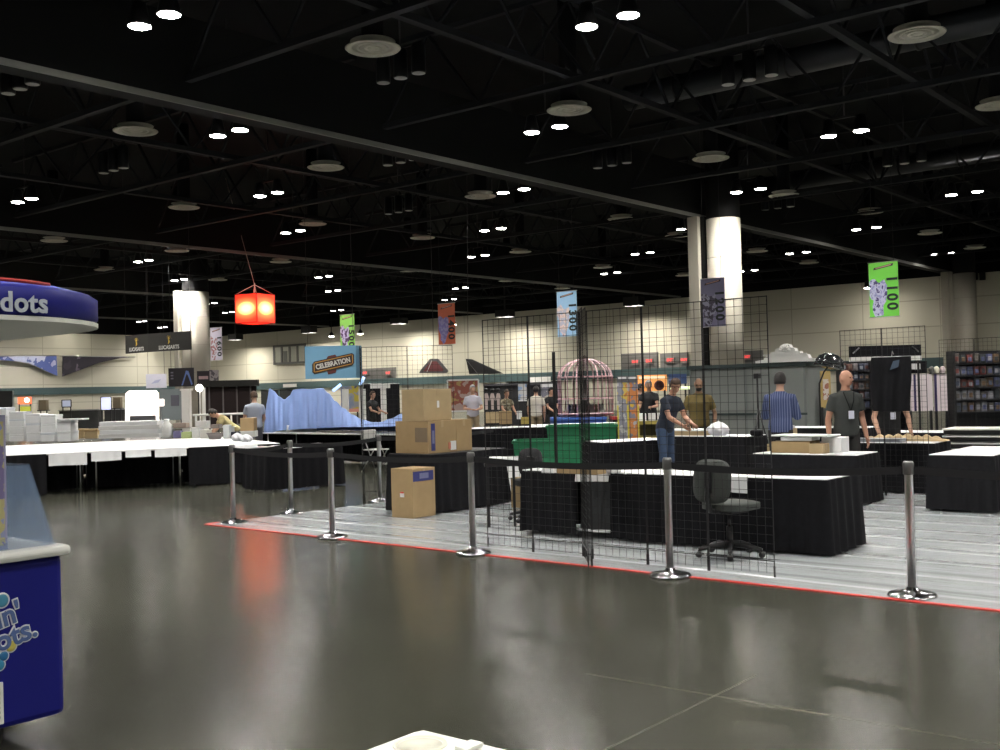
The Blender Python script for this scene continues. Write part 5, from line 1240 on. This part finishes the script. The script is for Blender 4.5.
# white frames, glowing tubes, dark drapes near the tarp
tube_blue = mat('tube_blue', (.3, .5, .9), .4, emit=(.45, .65, 1.0), es=1.7)
for i, (px, xt0, yt0, xt1, yt1, d) in enumerate(((345, 333, 391, 341, 384.5, 33), (362, 360, 385, 364, 377, 33.5))):
    q = ground(px, d); t = thing('tube_stand', ['cream post with a glowing blue tube, the one behind the tarp slope', 'cream post with a glowing blue tube, the one by the wire grid'][i], 'stand', q, FACE)
    zt_ = PD(px, 389, d).z
    MB().box(-.09, .09, -.09, .09, 0, zt_).build('post', white_paint, t)
    a = PD(xt0, yt0, d)-q; c = PD(xt1, yt1, d)-q
    f_ = lambda v: (v.x*RT.x+v.y*RT.y, -.1, v.z)
    MB().tube([f_(a), f_(c)], .045, 8).build('glowing_tube', tube_blue, t)
    MB().bar((0, 0, zt_), (f_(c)[0], -.08, f_(c)[2]-.05), .03).build('arm', steel, t)
q = ground(383, 36); t = thing('sign_stand', 'white T-shaped frame before black drapes by the boxes', 'frame', q, FACE)
MB().box(-.09, .09, -.06, .06, 0, 1.85).build('post', white_paint, t); MB().box(-.42, .22, -.07, .07, 1.78, 1.93).build('cross_board', white_paint, t)
for i, (xa, xb) in enumerate(((364, 381), (385, 399))):
    t = board('drape', ['black drape left of the white T frame, behind the person in black', 'black drape beside the white T frame, nearer the boxes'][i], 'curtain', xa, xb, 384, 425, 38, black_cloth)
    m_ = MB(); skirt(m_, (-t['_w']/2, -.03, 0), (t['_w']/2, -.03, 0), .02, t['_zb']+t['_h'], 30+i, .03, .02); m_.build('folds', black_cloth, t)
    MB().tube([(-t['_w']/2, 0, t['_zb']+t['_h']), (t['_w']/2, 0, t['_zb']+t['_h'])], .025, 8).build('rod', steel, t)
t = board('backdrop', 'dark maroon booth backdrop with a black header behind the crouching person', 'backdrop', 206, 256, 386, 424, 42, mat('maroon_dark', (.028, .016, .016), .8))
W, zb, h = t['_w'], t['_zb'], t['_h']
MB().box(-W/2-.03, W/2+.1, -.25, .05, zb+h-.02, zb+h+.22).build('header', sign_black, t)
for i in range(4): MB().bar((-W*.42+W*.27*i, -.06, 0), (-W*.42+W*.27*i, -.06, zb+h), .05).build('pole', mat('pole_grey', (.16, .14, .14), .5), t)
q = ground(240, 34); t = thing('rail', 'long white rail before the dark maroon booth', 'rail', q, FACE)
MB().tube([(-1.5, 0, 1.08), (.95, 0, 1.10)], .035, 8).build('top_rail', white_paint, t)
for x in (-1.4, -.3, .8): MB().tube([(x, 0, 0), (x, 0, 1.09)], .03, 8).build('post', white_paint, t)
t = board('poster_board', 'colourful poster board with yellow figure behind the tarp', 'poster', 341, 358, 386, 412, 40, blotch('poster_colour', [(.10, .10, .13), (.45, .36, .05), (.28, .28, .30), (.2, .25, .35), (.4, .2, .12)], 2.0, .6, 4.0))
MB().box(-t['_w']/2, t['_w']/2, -.05, -.02, t['_zb'], t['_zb']+.12).build('red_shelf', mat('shelf_coral', (.6, .25, .2), .5), t)
# far counters along the west wall
for i, (xa, xb, lb) in enumerate(((59, 98, 'dark counter far off under the first pennant'), (104, 124, 'dark counter far off beside the bright booth'))):
    a = PD(xa, 410, 66); c = PD(xb, 410, 66); mid = (a+c)/2; W = (c-a).length
    t = thing('counter', lb, 'counter', (mid.x, mid.y, 0), FACE)
    MB().box(-W/2, W/2, 0, .8, 0, 1.05).build('body', mat('counter_dark', (.03, .03, .03), .6), t); MB().box(-W/2-.05, W/2+.05, -.06, .85, 1.05, 1.12).build('worktop', steel, t)
screen_white = mat('screen_white', (.6, .62, .75), .4, emit=(.75, .78, 1), es=1.0)
for i, (xa, xb, ya, yb, m_, lb) in enumerate(((62, 71, 400, 407, mat('screen_grey', (.4, .42, .5), .4, emit=(.5, .55, .7), es=.5), 'grey screen on the far counter under the pennants'), (101, 111, 397, 410, screen_white, 'bright bluish white screen on a stand far off'))):
    t = board('screen', lb, 'screen', xa, xb, ya, yb, 64, m_, frame=black_plastic)
t = board('lit_kiosk', 'small stand with a red and orange lit header far off beside the white cartons', 'stand', 18, 31, 397, 404, 64, mat('header_redlit', (.7, .1, .05), .5, emit=(1, .16, .06), es=1.6))
MB().box(-.25, .35, -.06, -.02, t['_zb']-.45, t['_zb']-.15).build('yellow_panel', mat('panel_lime', (.5, .55, .05), .5, emit=(.7, .7, .1), es=.4), t)
MB().ball((.15, -.06, t['_zb']+.22), .14, 10).build('bulb', mat('bulb_white', (.9, .8, .8), .4, emit=(1, .85, .8), es=4), t)
for i, (xa, xb, ya, yb, lb) in enumerate(((40, 47, 400, 410, 'small far stand with dark goods, left of the grey screen'), (114, 121, 397, 408, 'small far tan stand beside the bright booth'))):
    t = board('display_stand', lb, 'stand', xa, xb, ya, yb, 64, mat('stand_tan', (.20, .16, .10), .6), depth=.4)
    MB().box(-t['_w']*.6, t['_w']*.6, -.3, .3, t['_zb']-.05, t['_zb']).build('shelf', black_plastic, t)
t = board('booth_wall', 'greyish blue booth wall with a dark screen behind the lit booth', 'booth', 160, 182, 389, 420, 58, mat('booth_bluegrey', (.17, .21, .22), .6))
MB().box(.0, t['_w']*.36, -.06, -.02, t['_zb']+t['_h']*.45, t['_zb']+t['_h']*.80).build('screen', mat('screen_off', (.03, .035, .06), .3), t)
t = board('room_divider', 'tall black panel at the far side wall beside the kiosk canopy', 'panel', -4, 13, 391, 412, 70, black_plastic)
MB().bar((t['_w']/2, -.03, 0), (t['_w']/2, -.03, t['_zb']+t['_h']), .08).build('edge', steel, t)

# ------------------------------------------------------------------ blue tarp over the long table
tops = [(263.5, 431), (266, 405), (269, 388), (273, 390.5), (279, 396.5), (284, 399.5), (289, 396), (293, 389.5), (300, 388.5), (310, 389), (322, 388), (328, 393), (335, 401), (343, 408), (352, 414.5), (362, 419.5), (372, 422), (380, 422), (390, 418.5), (402, 413.5)]
bots = [(263.5, 434), (270, 433), (280, 430.5), (300, 429), (322, 428), (345, 427), (365, 427), (402, 426)]
def interp(tab, x):
    for (a, ya), (c, yc) in zip(tab, tab[1:]):
        if x <= c: 
            f = (x-a)/(c-a); f = f*f*(3-2*f) if tab is tops else f
            return ya+(yc-ya)*max(0, f)
    return tab[-1][1]
dL, dR = pL.dot(FW), pR.dot(FW)
def tarp(u, v):
    px = 263.5+(402-263.5)*u; dd = dL+(dR-dL)*u
    fold = .05*math.sin(px*.55+.8*math.sin(v*3))*(1-v*.4)+.03*math.sin(px*1.3+2)
    top = PD(px, interp(tops, px), dd+.55); bot = PD(px, interp(bots, px), dd+.04)
    if v <= .6:
        w_ = v/.6; q = bot.lerp(top, w_); q.z = bot.z+(top.z-bot.z)*(w_**.85); q = q+Vector((-FW.x, -FW.y, 0))*fold*math.sin(PI*min(1, w_*.9+.15))
    else:
        w_ = (v-.6)/.4; q = top+Vector((FW.x, FW.y, 0))*(.75*w_); q.z = top.z+(.745-top.z)*(w_**1.6)
    return (q.x, q.y, max(q.z, .752 if v > .62 else .60))
b = MB(); b.grid(tarp, 110, 40)
t = thing('tarp', 'light blue cloth draped in peaks over goods on the long table', 'cloth', (mid_x := (pL+pR).x/2, (pL+pR).y/2, .0))
buildw(b, 'cloth', mat('tarp_blue', (.165, .25, .50), .75, var=.06, scale=2), t)
# small notice and card at the tarp foot
q = P(302, 432, .745); wbox('paper_card', 'white card with dark writing standing at the foot of the blue cloth', 'card', q.x-.35, q.x+.35, q.y-.03, q.y, .745, .17, white_label, FACE)
# ------------------------------------------------------------------ goods on the big white display
FWh = Vector((FW.x, FW.y, 0))
def pxbox(name, label, cat, xa, xb, yt, yb, z, m, depth=.3, group=None, lid=None, rz=0.0, base=None):
    q = P((xa+xb)/2, yb, base if base is not None else z); s = q.dot(FW)/FPX; W = (xb-xa)*s*.985; H_ = (yb-yt)*s
    cc = q+FWh*depth/2
    return wbox(name, label, cat, cc.x-W/2, cc.x+W/2, cc.y-depth/2, cc.y+depth/2, z+.001, H_, m, FACE+rz, group, .008, lid)
def stack(cols, dd, zbase, ybot):
    k = 0
    for ci, (xa, xb, n, hpx) in enumerate(cols):
        q = P((xa+xb)/2, ybot, zbase); s = q.dot(FW)/FPX; W = (xb-xa)*s*.98
        for r in range(n):
            hh = hpx*s; c0 = q+FWh*(dd/2+.015*((ci*7+r*5) % 3)); sh = RT*(.012*((r*3+ci) % 3-1))
            o = thing('foam_carton', 'white foam carton, %s from the kiosk and %s from below in the white stack' % (ordn[ci], ordn[r]), 'box', (c0.x+sh.x, c0.y+sh.y, zbase+.001+r*(hh+.002)), FACE+.03*((r+ci) % 3-1), 'white foam carton stack')
            MB().box(-W/2, W/2, -dd/2, dd/2, 0, hh*.74, bev=.012).build('body', white_foam, o)
            MB().box(-W/2-.004, W/2+.004, -dd/2-.006, dd/2+.006, hh*.74, hh, bev=.012).build('lid', mat('foam_lid', (.80, .83, .88), .7) if (r+ci) % 3 == 0 else white_foam, o)
stack([(-8, 8, 4, 8.4), (9, 24, 4, 7.4), (25, 40, 3, 9.2), (41, 56, 3, 8.9), (57, 71, 2, 10.6)], .45, .722, 441.5)
pxbox('foam_board', 'flat white foam board lying on the low end of the white carton stack', 'board', 57, 83, 440, 441.5, 1.193, white_foam, .4, base=.722)
carton_px = [(72, 84, 429, 438.5, 'pale brown carton beside the white stack, nearer the kiosk'), (84.5, 97, 429, 438.5, 'pale brown carton beside the white stack, nearer the long white packs')]
for xa, xb, yt, yb, lb in carton_px: pxbox('cardboard_box', lb, 'box', xa, xb, yt, yb, .722, card2, .3, None, card)
for r in range(4): pxbox('long_carton', 'long white flat carton, %s from below in the pile of long packs' % ordn[r], 'box', 98+(r % 2), 160-(r % 2)*2, 433.9, 438, .722+.098*r, white_foam if r % 2 else white_plastic, .5, 'pile of long white cartons', base=.722)
for i in range(4):
    pass
q = P(167, 438, .722); t = thing('canister', 'tall white plastic canister at the end of the long white packs', 'canister', (q.x, q.y, .723))
MB().lathe([(.10, 0), (.105, .02), (.105, .30), (.06, .36), (.055, .40), (0, .41)], 20).build('body', white_plastic, t); MB().lathe([(.06, .385), (.06, .43), (0, .435)], 16).build('cap', white_foam, t)
misc = [(173, 180, 431, 438, (.20, .18, .35), 'violet packet among the small goods beside the canister'), (181, 190, 432, 438.5, (.42, .50, .22), 'yellow green packet among the small goods on the white display'), (191, 199, 428, 438, (.7, .7, .7), 'white box with red edge among the small goods'), (200, 209, 430, 438, (.62, .6, .55), 'cream box among the small goods beside the grey basket'), (173, 186, 423, 428, (.40, .32, .26), 'pale brown tray set behind the violet packet'), (195, 207, 421, 427, (.72, .7, .68), 'white packet set behind the cream box'), (223, 229, 425, 438.5, (.72, .76, .76), 'upright white tub before the crouching person'), (230, 238, 432, 438, (.04, .04, .06), 'black packet between the white tub and the white bags'), (210, 219, 424.5, 428.5, (.2, .17, .15), 'dark tray set behind the grey basket')]
for i, (xa, xb, yt, yb, c_, lb) in enumerate(misc): pxbox('goods_box', lb, 'box', xa, xb, yt if yb > 430 else yt+9, yb if yb > 430 else yb+9, .722 if yb > 430 else .725, mat('misc_%d' % i, c_, .6), .25) if yb > 430 else pxbox('goods_box', lb, 'box', xa, xb, yt, yb, .93, mat('misc_%d' % i, c_, .6), .3)
t = thing('goods_shelf', 'low white riser shelf carrying trays behind the small goods', 'shelf', P(195, 437, .722)+FWh*.55, FACE); t.location.z = .722
MB().box(-.75, .75, -.2, .25, .19, .207).build('board', white_paint, t)
for x in (-.7, 0, .7): MB().box(x-.02, x+.02, -.15, .2, 0, .19).build('support', white_paint, t)
q = P(215, 439, .722); t = thing('basket', 'grey round basket among the small goods on the white display', 'basket', (q.x, q.y, .723))
MB().lathe([(.12, 0), (.17, .12), (.165, .125), (.115, .01), (0, .01)], 24).build('bowl', mat('basket_grey', (.28, .25, .24), .7), t); MB().lathe([(.165, .115), (.18, .12), (.18, .135), (.165, .135), (.165, .115)], 24).build('rim', mat('basket_rim', (.2, .18, .17), .6), t)
for i, (px, py, sc) in enumerate(((237, 441, .55), (246, 442, .5))):
    q = P(px, py, .722); t = thing('plastic_bag', ['crumpled white plastic bag before the crouching person, nearer the tub', 'crumpled white plastic bag before the crouching person, nearer the tarp'][i], 'bag', (q.x, q.y, .724), .8*i)
    MB().grid(lambda u, v: tuple(Vector(bagfn(u, v))*sc), 36, 14).build('bag', mat('white_bag', (.8, .8, .84), .45), t)
pxbox('cardboard_box', 'brown carton held before the person in the pale blue shirt', 'box', 240, 254, 418, 431, .90, card, .3)
pxbox('side_table', 'small white stand under the carton beside the crouching person', 'stand', 239, 255, 431, 437, .722, white_paint, .3)
# printed papers on the low table
rnd = random.Random(12)
for i in range(14):
    lx, ly = rnd.uniform(-.62, .62), rnd.uniform(-.28, .28); v = tb2.matrix_basis @ Vector((lx, ly, .7215+.0022*i))
    o = thing('printed_paper', 'printed paper sheet on the low table, %s layer from below' % ordn[i], 'paper', v, rnd.uniform(0, 3), 'printed papers on the low table')
    MB().box(-.15, .15, -.10, .10, 0, .0015).build('sheet', white_label, o); MB().box(-.10, .02, -.07, .05, .0014, .0019).build('picture', mat('pp_%d' % (i % 3), ((.5, .2, .18), (.25, .22, .2), (.4, .4, .45))[i % 3], .6), o)
# pale metal chair behind the boxes
q = ground(374, 22.5); t = thing('folding_chair', 'pale folding chair standing before the long white table by the boxes', 'chair', (q.x, q.y, 0), FACE+.9)
MB().box(-.2, .2, -.2, .2, .44, .465, bev=.01).build('seat', mat('chair_pale', (.50, .50, .48), .5), t); MB().box(-.2, .2, .2, .225, .66, .86, bev=.01).build('backrest', mat('chair_pale', (.50, .50, .48), .5), t)
for x in (-.2, .2):
    MB().tube([(x, -.2, 0), (x, .21, .86)], .012, 6).build('leg', steel, t); MB().tube([(x, .22, 0), (x, -.14, .45)], .012, 6).build('leg', steel, t)

# ------------------------------------------------------------------ people
def remeshed(mb, vox, name, m, parent, smooth=3, label=None, mats=None):
    me = mb.mesh(name+'_raw', m); o = bpy.data.objects.new(name+'_tmp', me); C.objects.link(o)
    r = o.modifiers.new('r', 'REMESH'); r.mode = 'VOXEL'; r.voxel_size = vox; r.use_smooth_shade = True
    s = o.modifiers.new('s', 'SMOOTH'); s.factor = .5; s.iterations = smooth
    dg = bpy.context.evaluated_depsgraph_get(); dg.update()
    me2 = bpy.data.meshes.new_from_object(o.evaluated_get(dg)); bpy.data.objects.remove(o)
    me2.materials.clear(); me2.materials.append(m); me2.name = name
    for p_ in me2.polygons: p_.use_smooth = True; p_.material_index = 0
    oo = bpy.data.objects.new(name, me2); C.objects.link(oo); oo.parent = parent; KIDS.setdefault(parent.name, []).append(oo)
    if label: oo['label'] = label
    return oo
def person(label, loc, rz, h=1.75, lean=0.0, arms=None, head=(0, 0), skin=skin_a, hair=hair_dark, bald=False, shirt=None, trousers=dark_trousers, sleeve=.55, extra=None, vox=.011, squat=0.0, beard=None, longhair=False, legs=None, build_=1.0):
    s = h/1.76; t = thing('person', label, 'person', loc, rz)
    PZ = .93-squat
    def up(v):
        v = Vector(v)*1.0; y, z = v.y, v.z-.93
        c, n = math.cos(lean), math.sin(lean); return Vector((v.x, y*c-z*n, PZ+y*n+z*c))*s
    def ring(z, rx, ry, y0=0.0, n=20, off=0.0):
        return [up(((rx+off)*build_*math.cos(2*PI*i/n), y0+(ry+off)*build_*math.sin(2*PI*i/n), z)) for i in range(n)]
    def rloft(mb, rings): mb.add(*loft(rings, True, True), smooth=True)
    TR = [(.86, .155, .110, .01), (.95, .165, .112, .01), (1.08, .148, .098, 0), (1.20, .160, .106, 0), (1.30, .176, .112, 0), (1.365, .168, .100, .01), (1.42, .138, .082, .01), (1.465, .075, .066, .01), (1.52, .056, .058, 0), (1.57, .055, .058, -.005)]
    arms = arms or [((.06, .02, -.29), (.05, -.05, -.54))]*2
    def arm_pts(side):
        e, w_ = arms[0 if side < 0 else 1]
        sh = up((side*.178*build_, .01, 1.375)); el = sh+Vector((side*e[0], e[1], e[2]))*s; wr = sh+Vector((side*w_[0], w_[1], w_[2]))*s
        return sh, el, wr
    lg = legs or [((.0, 0, 0), (.0, 0, 0))]*2
    def leg_pts(side):
        k_, a_ = lg[0 if side < 0 else 1]
        hip = Vector((side*.085, .01, PZ-.03))*s; an = Vector((side*(.10+a_[0]), .02+a_[1], .075))*s
        kn = Vector((side*(.10+k_[0]), -.02+k_[1]-squat*.75, .49-squat*.35))*s; return hip, kn, an
    bd = MB(); rloft(bd, [ring(*q) for q in TR])
    hy, hn = head
    HM = Matrix.Translation(up((0, -.02, 1.645))) @ Matrix.Rotation(hy, 4, 'Z') @ Matrix.Rotation(lean*.6+hn, 4, 'X')
    def hp(x, y, z): return HM @ (Vector((x, y, z))*s)
    bd.ball((0, 0, 0), (.076*s, .096*s, .112*s), 20, T=HM); bd.ball((0, -.022*s, -.055*s), (.058*s, .066*s, .062*s), 14, T=HM)
    bd.tube([hp(0, -.088, .012), hp(0, -.112, -.022), hp(0, -.098, -.03)], [.008*s, .014*s, .012*s], 8)
    for sd in (-1, 1): bd.ball((sd*.078*s, .012*s, -.008*s), (.010*s, .020*s, .030*s), 8, T=HM)
    bd.ball((0, -.086*s, .026*s), (.05*s, .014*s, .010*s), 10, T=HM)
    for sd in (-1, 1):
        sh, el, wr = arm_pts(sd); bd.tube([sh, sh.lerp(el, .4), el, el.lerp(wr, .3), wr], [.056*s, .050*s, .041*s, .042*s, .028*s], 12)
        d = (wr-el).normalized(); f = Vector((0, -1, 0)) if abs(d.y) < .8 else Vector((0, 0, -1)); sv = d.cross(f).normalized(); f = sv.cross(d).normalized()
        palm = wr+d*.045*s; bd.ball((0, 0, 0), 1, 10, T=Matrix.Translation(palm) @ Matrix(((sv.x*.018*s, f.x*.042*s, d.x*.055*s, 0), (sv.y*.018*s, f.y*.042*s, d.y*.055*s, 0), (sv.z*.018*s, f.z*.042*s, d.z*.055*s, 0), (0, 0, 0, 1))))
        for fi, (o_, ln) in enumerate(((-.031, .062), (-.010, .074), (.011, .070), (.031, .054))):
            b0 = palm+d*.04*s+f*o_*s; b1 = b0+d*ln*.55*s+sv*.006*s*sd; b2 = b1+d*ln*.42*s+sv*.022*s*sd
            bd.tube([b0, b1, b2], [.0105*s, .0098*s, .0085*s], 6)
        b0 = palm+f*.035*s-d*.02*s; bd.tube([b0, b0+f*.026*s+d*.022*s, b0+f*.034*s+d*.052*s], [.013*s, .012*s, .010*s], 6)
        hip, kn, an = leg_pts(sd); bd.tube([hip, hip.lerp(kn, .5), kn, kn.lerp(an, .3), an], [.082*s, .068*s, .050*s, .050*s, .034*s], 12)
        bd.tube([an+Vector((0, .02, -.03))*s, an+Vector((sd*.01, -.08, -.045))*s, an+Vector((sd*.015, -.15, -.052))*s], [.035*s, .036*s, .022*s], 8)
    body = remeshed(bd, vox, 'body', skin, t, 2)
    # clothing
    cl = MB(); rloft(cl, [ring(z, rx, ry, y0, off=.020) for z, rx, ry, y0 in TR[:7]]+[ring(1.482, .074, .068, .01)])
    for sd in (-1, 1):
        sh, el, wr = arm_pts(sd)
        if sleeve <= 1: cl.tube([sh+Vector((-sd*.06, 0, .012))*s, sh, sh.lerp(el, .35), sh.lerp(el, sleeve)], [.072*s, .073*s, .071*s, .068*s], 14)
        else: cl.tube([sh+Vector((-sd*.05, 0, .005))*s, sh, sh.lerp(el, .5), el, el.lerp(wr, sleeve-1)], [.074*s, .076*s, .072*s, .064*s, .052*s], 14)
    remeshed(cl, vox*1.15, 'shirt', shirt, t, 3)
    tr = MB()
    tr.add(*loft([ring(.975, .172, .122, .01), ring(.90, .178, .128, .01), ring(.83, .165, .118, .015)], True, True), smooth=True)
    for sd in (-1, 1):
        hip, kn, an = leg_pts(sd); tr.tube([hip+Vector((0, 0, -.0)), hip.lerp(kn, .5), kn, kn.lerp(an, .4), an+Vector((0, 0, -.02))*s], [.102*s, .088*s, .070*s, .066*s, .060*s], 14)
    remeshed(tr, vox*1.2, 'trousers', trousers, t, 3)
    for sd in (-1, 1):
        hip, kn, an = leg_pts(sd); sm_ = MB(); sm_.tube([an+Vector((0, .045, -.035))*s, an+Vector((0, .0, -.03))*s, an+Vector((sd*.01, -.09, -.038))*s, an+Vector((sd*.016, -.175, -.047))*s], [.040*s, .048*s, .044*s, .026*s], 12)
        for i_, v in enumerate(sm_.v): sm_.v[i_] = Vector((v.x, v.y, max(v.z, .002)))
        sm_.build('shoe', shoe_mat, t)
    # face and hair
    for sd in (-1, 1):
        MB().ball((sd*.030*s, -.089*s, .008*s), (.012*s, .007*s, .008*s), 8, T=HM).build('eye', eye_mat, t)
    MB().ball((0, -.086*s, -.062*s), (.024*s, .008*s, .006*s), 8, T=HM).build('mouth', lip_mat, t)
    hm = MB()
    if not bald:
        bm = bmesh.new(); bmesh.ops.create_uvsphere(bm, u_segments=22, v_segments=14, radius=1)
        cut = -.25
        bmesh.ops.delete(bm, geom=[v for v in bm.verts if (v.co.z < (.42 if v.co.y < -.45 else -.05 if v.co.y < .1 else (-1.2 if longhair else -.55)))], context='VERTS')
        for v in bm.verts: v.co = Vector((v.co.x*.086, v.co.y*.105+.004, v.co.z*.124+.002))*s
        geo = bmesh.ops.extrude_face_region(bm, geom=bm.faces[:]); 
        for v in [g for g in geo['geom'] if isinstance(g, bmesh.types.BMVert)]: v.co *= 1.07+.03*math.sin(v.co.x*300+v.co.z*170)
        hm.frombm(bm, 0, True, HM); hm.build('hair', hair, t)
    if beard:
        bb = MB(); bb.ball((0, -.040*s, -.078*s), (.058*s, .060*s, .050*s), 12, T=HM); bb.build('beard', beard, t)
    if extra: extra(t, up, s, arm_pts, HM)
    return t
grey_tee = mat('tee_dark_grey', (.030, .034, .032), .9, var=.12, scale=25); black_tee = mat('tee_black', (.014, .015, .017), .9); navy_tee = mat('tee_navy', (.018, .024, .040), .9); olive_tee = mat('tee_olive', (.115, .085, .025), .9, var=.1, scale=20)
striped = stripes('shirt_blue_stripe', (.045, .065, .16), (.22, .26, .42), 9, 'X', .85, .86)
pale_blue = mat('shirt_pale_blue', (.34, .37, .43), .85); pale_grey = mat('shirt_pale_grey', (.48, .47, .53), .85); off_white = mat('shirt_offwhite', (.58, .54, .46), .85); pale_yellow = mat('shirt_yellow', (.50, .42, .20), .85); white_shirt = mat('shirt_white', (.7, .7, .7), .85)
def badge(t, up, s, ap, HM):
    MB().tube([up((-.075, -.09, 1.46)), up((-.05, -.137, 1.34)), up((.0, -.15, 1.20))], .006, 6).tube([up((.075, -.09, 1.46)), up((.05, -.137, 1.34)), up((.0, -.15, 1.20))], .006, 6).build('lanyard', black_cloth, t)
    c = up((.0, -.155, 1.15)); MB().box(c.x-.04, c.x+.04, c.y-.008, c.y, c.z-.06, c.z+.05, bev=.003).build('badge', mat('badge_white', (.6, .62, .72), .4), t)
def gnd(px, d): return ground(px, d)
# man in blue striped shirt, back to the camera, hands raised in front
person('man in a blue striped shirt seen from behind, hands raised in front of him', gnd(779, 16.3), FACE+PI-.45, 1.76, .05, arms=[((.06, -.06, -.28), (-.02, -.26, -.20)), ((.07, -.10, -.27), (.03, -.34, -.13))], hair=hair_dark, shirt=striped, trousers=dark_trousers, sleeve=1.55, skin=skin_a)
person('bald man in a dark grey T-shirt wearing a white badge on a lanyard', gnd(845, 15.05), FACE+.12, 1.76, 0.0, arms=[((.07, .03, -.29), (.08, -.02, -.55)), ((.07, .03, -.29), (.09, -.05, -.55))], head=(.55, .0), skin=skin_b, bald=True, shirt=grey_tee, trousers=dark_trousers, sleeve=.62, extra=badge)
person('person in black leaning on the paper table behind the dark hung garment', gnd(887, 16.65), FACE, 1.70, .22, arms=[((.09, -.02, -.29), (.06, -.16, -.54)), ((.09, -.02, -.29), (.08, -.16, -.54))], head=(0, .35), skin=skin_a, hair=hair_dark, shirt=black_tee, trousers=dark_trousers, sleeve=.6, extra=badge)
person('man in a dark navy T-shirt and jeans bending toward the cardboard tray', gnd(664, 18.0), FACE+.75, 1.76, .30, arms=[((.03, -.12, -.26), (-.05, -.33, -.40)), ((.05, -.10, -.27), (-.05, -.33, -.38))], head=(-.7, .25), skin=skin_b, hair=hair_brown, shirt=navy_tee, trousers=denim, sleeve=.6)
person('bald man in an olive T-shirt looking down at the cardboard tray', gnd(698, 19.9), FACE-.1, 1.74, .06, arms=[((.09, .02, -.28), (.02, -.16, -.47)), ((.10, .03, -.28), (.06, -.08, -.54))], head=(-.1, .25), skin=skin_c, bald=True, beard=mat('beard_dark', (.012, .009, .007), .8), shirt=olive_tee, trousers=dark_trousers, sleeve=.7, build_=1.06)
# people farther away
far = dict(vox=.018)
person('person in a pale blue shirt with back turned beside the blue tarp', gnd(254, 26.0), FACE+PI+.35, 1.74, .12, arms=[((.06, -.08, -.28), (.0, -.25, -.42)), ((.06, -.08, -.28), (.02, -.25, -.44))], head=(0, .15), hair=hair_brown, shirt=pale_blue, trousers=mat('trousers_grey', (.10, .10, .12), .85), sleeve=.6, **far)
person('crouching person in a pale yellow shirt beside the white bags', gnd(234, 27.0), FACE-1.2, 1.68, .85, arms=[((.02, -.15, -.24), (-.04, -.30, -.40)), ((.02, -.15, -.24), (-.02, -.30, -.40))], squat=.10, head=(0, .3), hair=hair_dark, shirt=pale_yellow, trousers=mat('trousers_tan', (.2, .16, .11), .85), **far)
person('person in black reaching forward before the black drapes', gnd(371, 34.5), FACE+1.0, 1.68, .05, arms=[((.03, -.14, -.24), (.0, -.36, -.30)), ((.03, -.14, -.24), (.0, -.38, -.32))], hair=hair_brown, shirt=black_tee, trousers=dark_trousers, **far)
person('person in a pale grey shirt holding hands together behind the boxes', gnd(472, 31.5), FACE+.1, 1.78, .05, arms=[((.08, -.02, -.28), (-.10, -.22, -.30)), ((.08, -.02, -.28), (-.10, -.22, -.32))], hair=hair_grey, shirt=pale_grey, trousers=khaki, sleeve=.65, **far)
person('person in an off-white shirt and khaki trousers with back turned', gnd(535.5, 31.0), FACE+PI-.2, 1.70, .0, hair=hair_dark, shirt=off_white, trousers=khaki, sleeve=.7, **far)
person('long-haired person in black beside the birdcage display', gnd(549, 32.0), FACE+.7, 1.66, .1, arms=[((.03, -.12, -.25), (.0, -.3, -.34)), ((.03, -.12, -.25), (.0, -.3, -.36))], hair=hair_dark, longhair=True, shirt=black_tee, **far)
person('grey-haired person in black and white before the orange lit sign', gnd(649, 27.5), FACE-.5, 1.76, .05, arms=[((.06, -.08, -.26), (-.02, -.28, -.28)), ((.06, -.08, -.26), (-.02, -.28, -.28))], head=(.6, .1), hair=hair_grey, shirt=black_tee, **far)
person('dark-haired person in black before the orange lit sign, nearer the standees', gnd(638, 28.5), FACE+1.3, 1.68, .05, hair=hair_dark, shirt=black_tee, trousers=mat('trousers_white', (.5, .5, .5), .8), **far)
person('person in a dark patterned shirt before the dark backdrop', gnd(505, 33.0), FACE+.5, 1.62, .1, arms=[((.03, -.12, -.25), (.0, -.3, -.34)), ((.03, -.12, -.25), (.0, -.3, -.36))], hair=hair_brown, shirt=blotch('camo_shirt', [(.05, .05, .04), (.16, .13, .08), (.3, .28, .2), (.08, .07, .05)], 12, .9), **far)
bpy.context.view_layer.update()
for o in bpy.data.objects:
    for kk in ('_w', '_zb', '_h'):
        if kk in o: del o[kk]
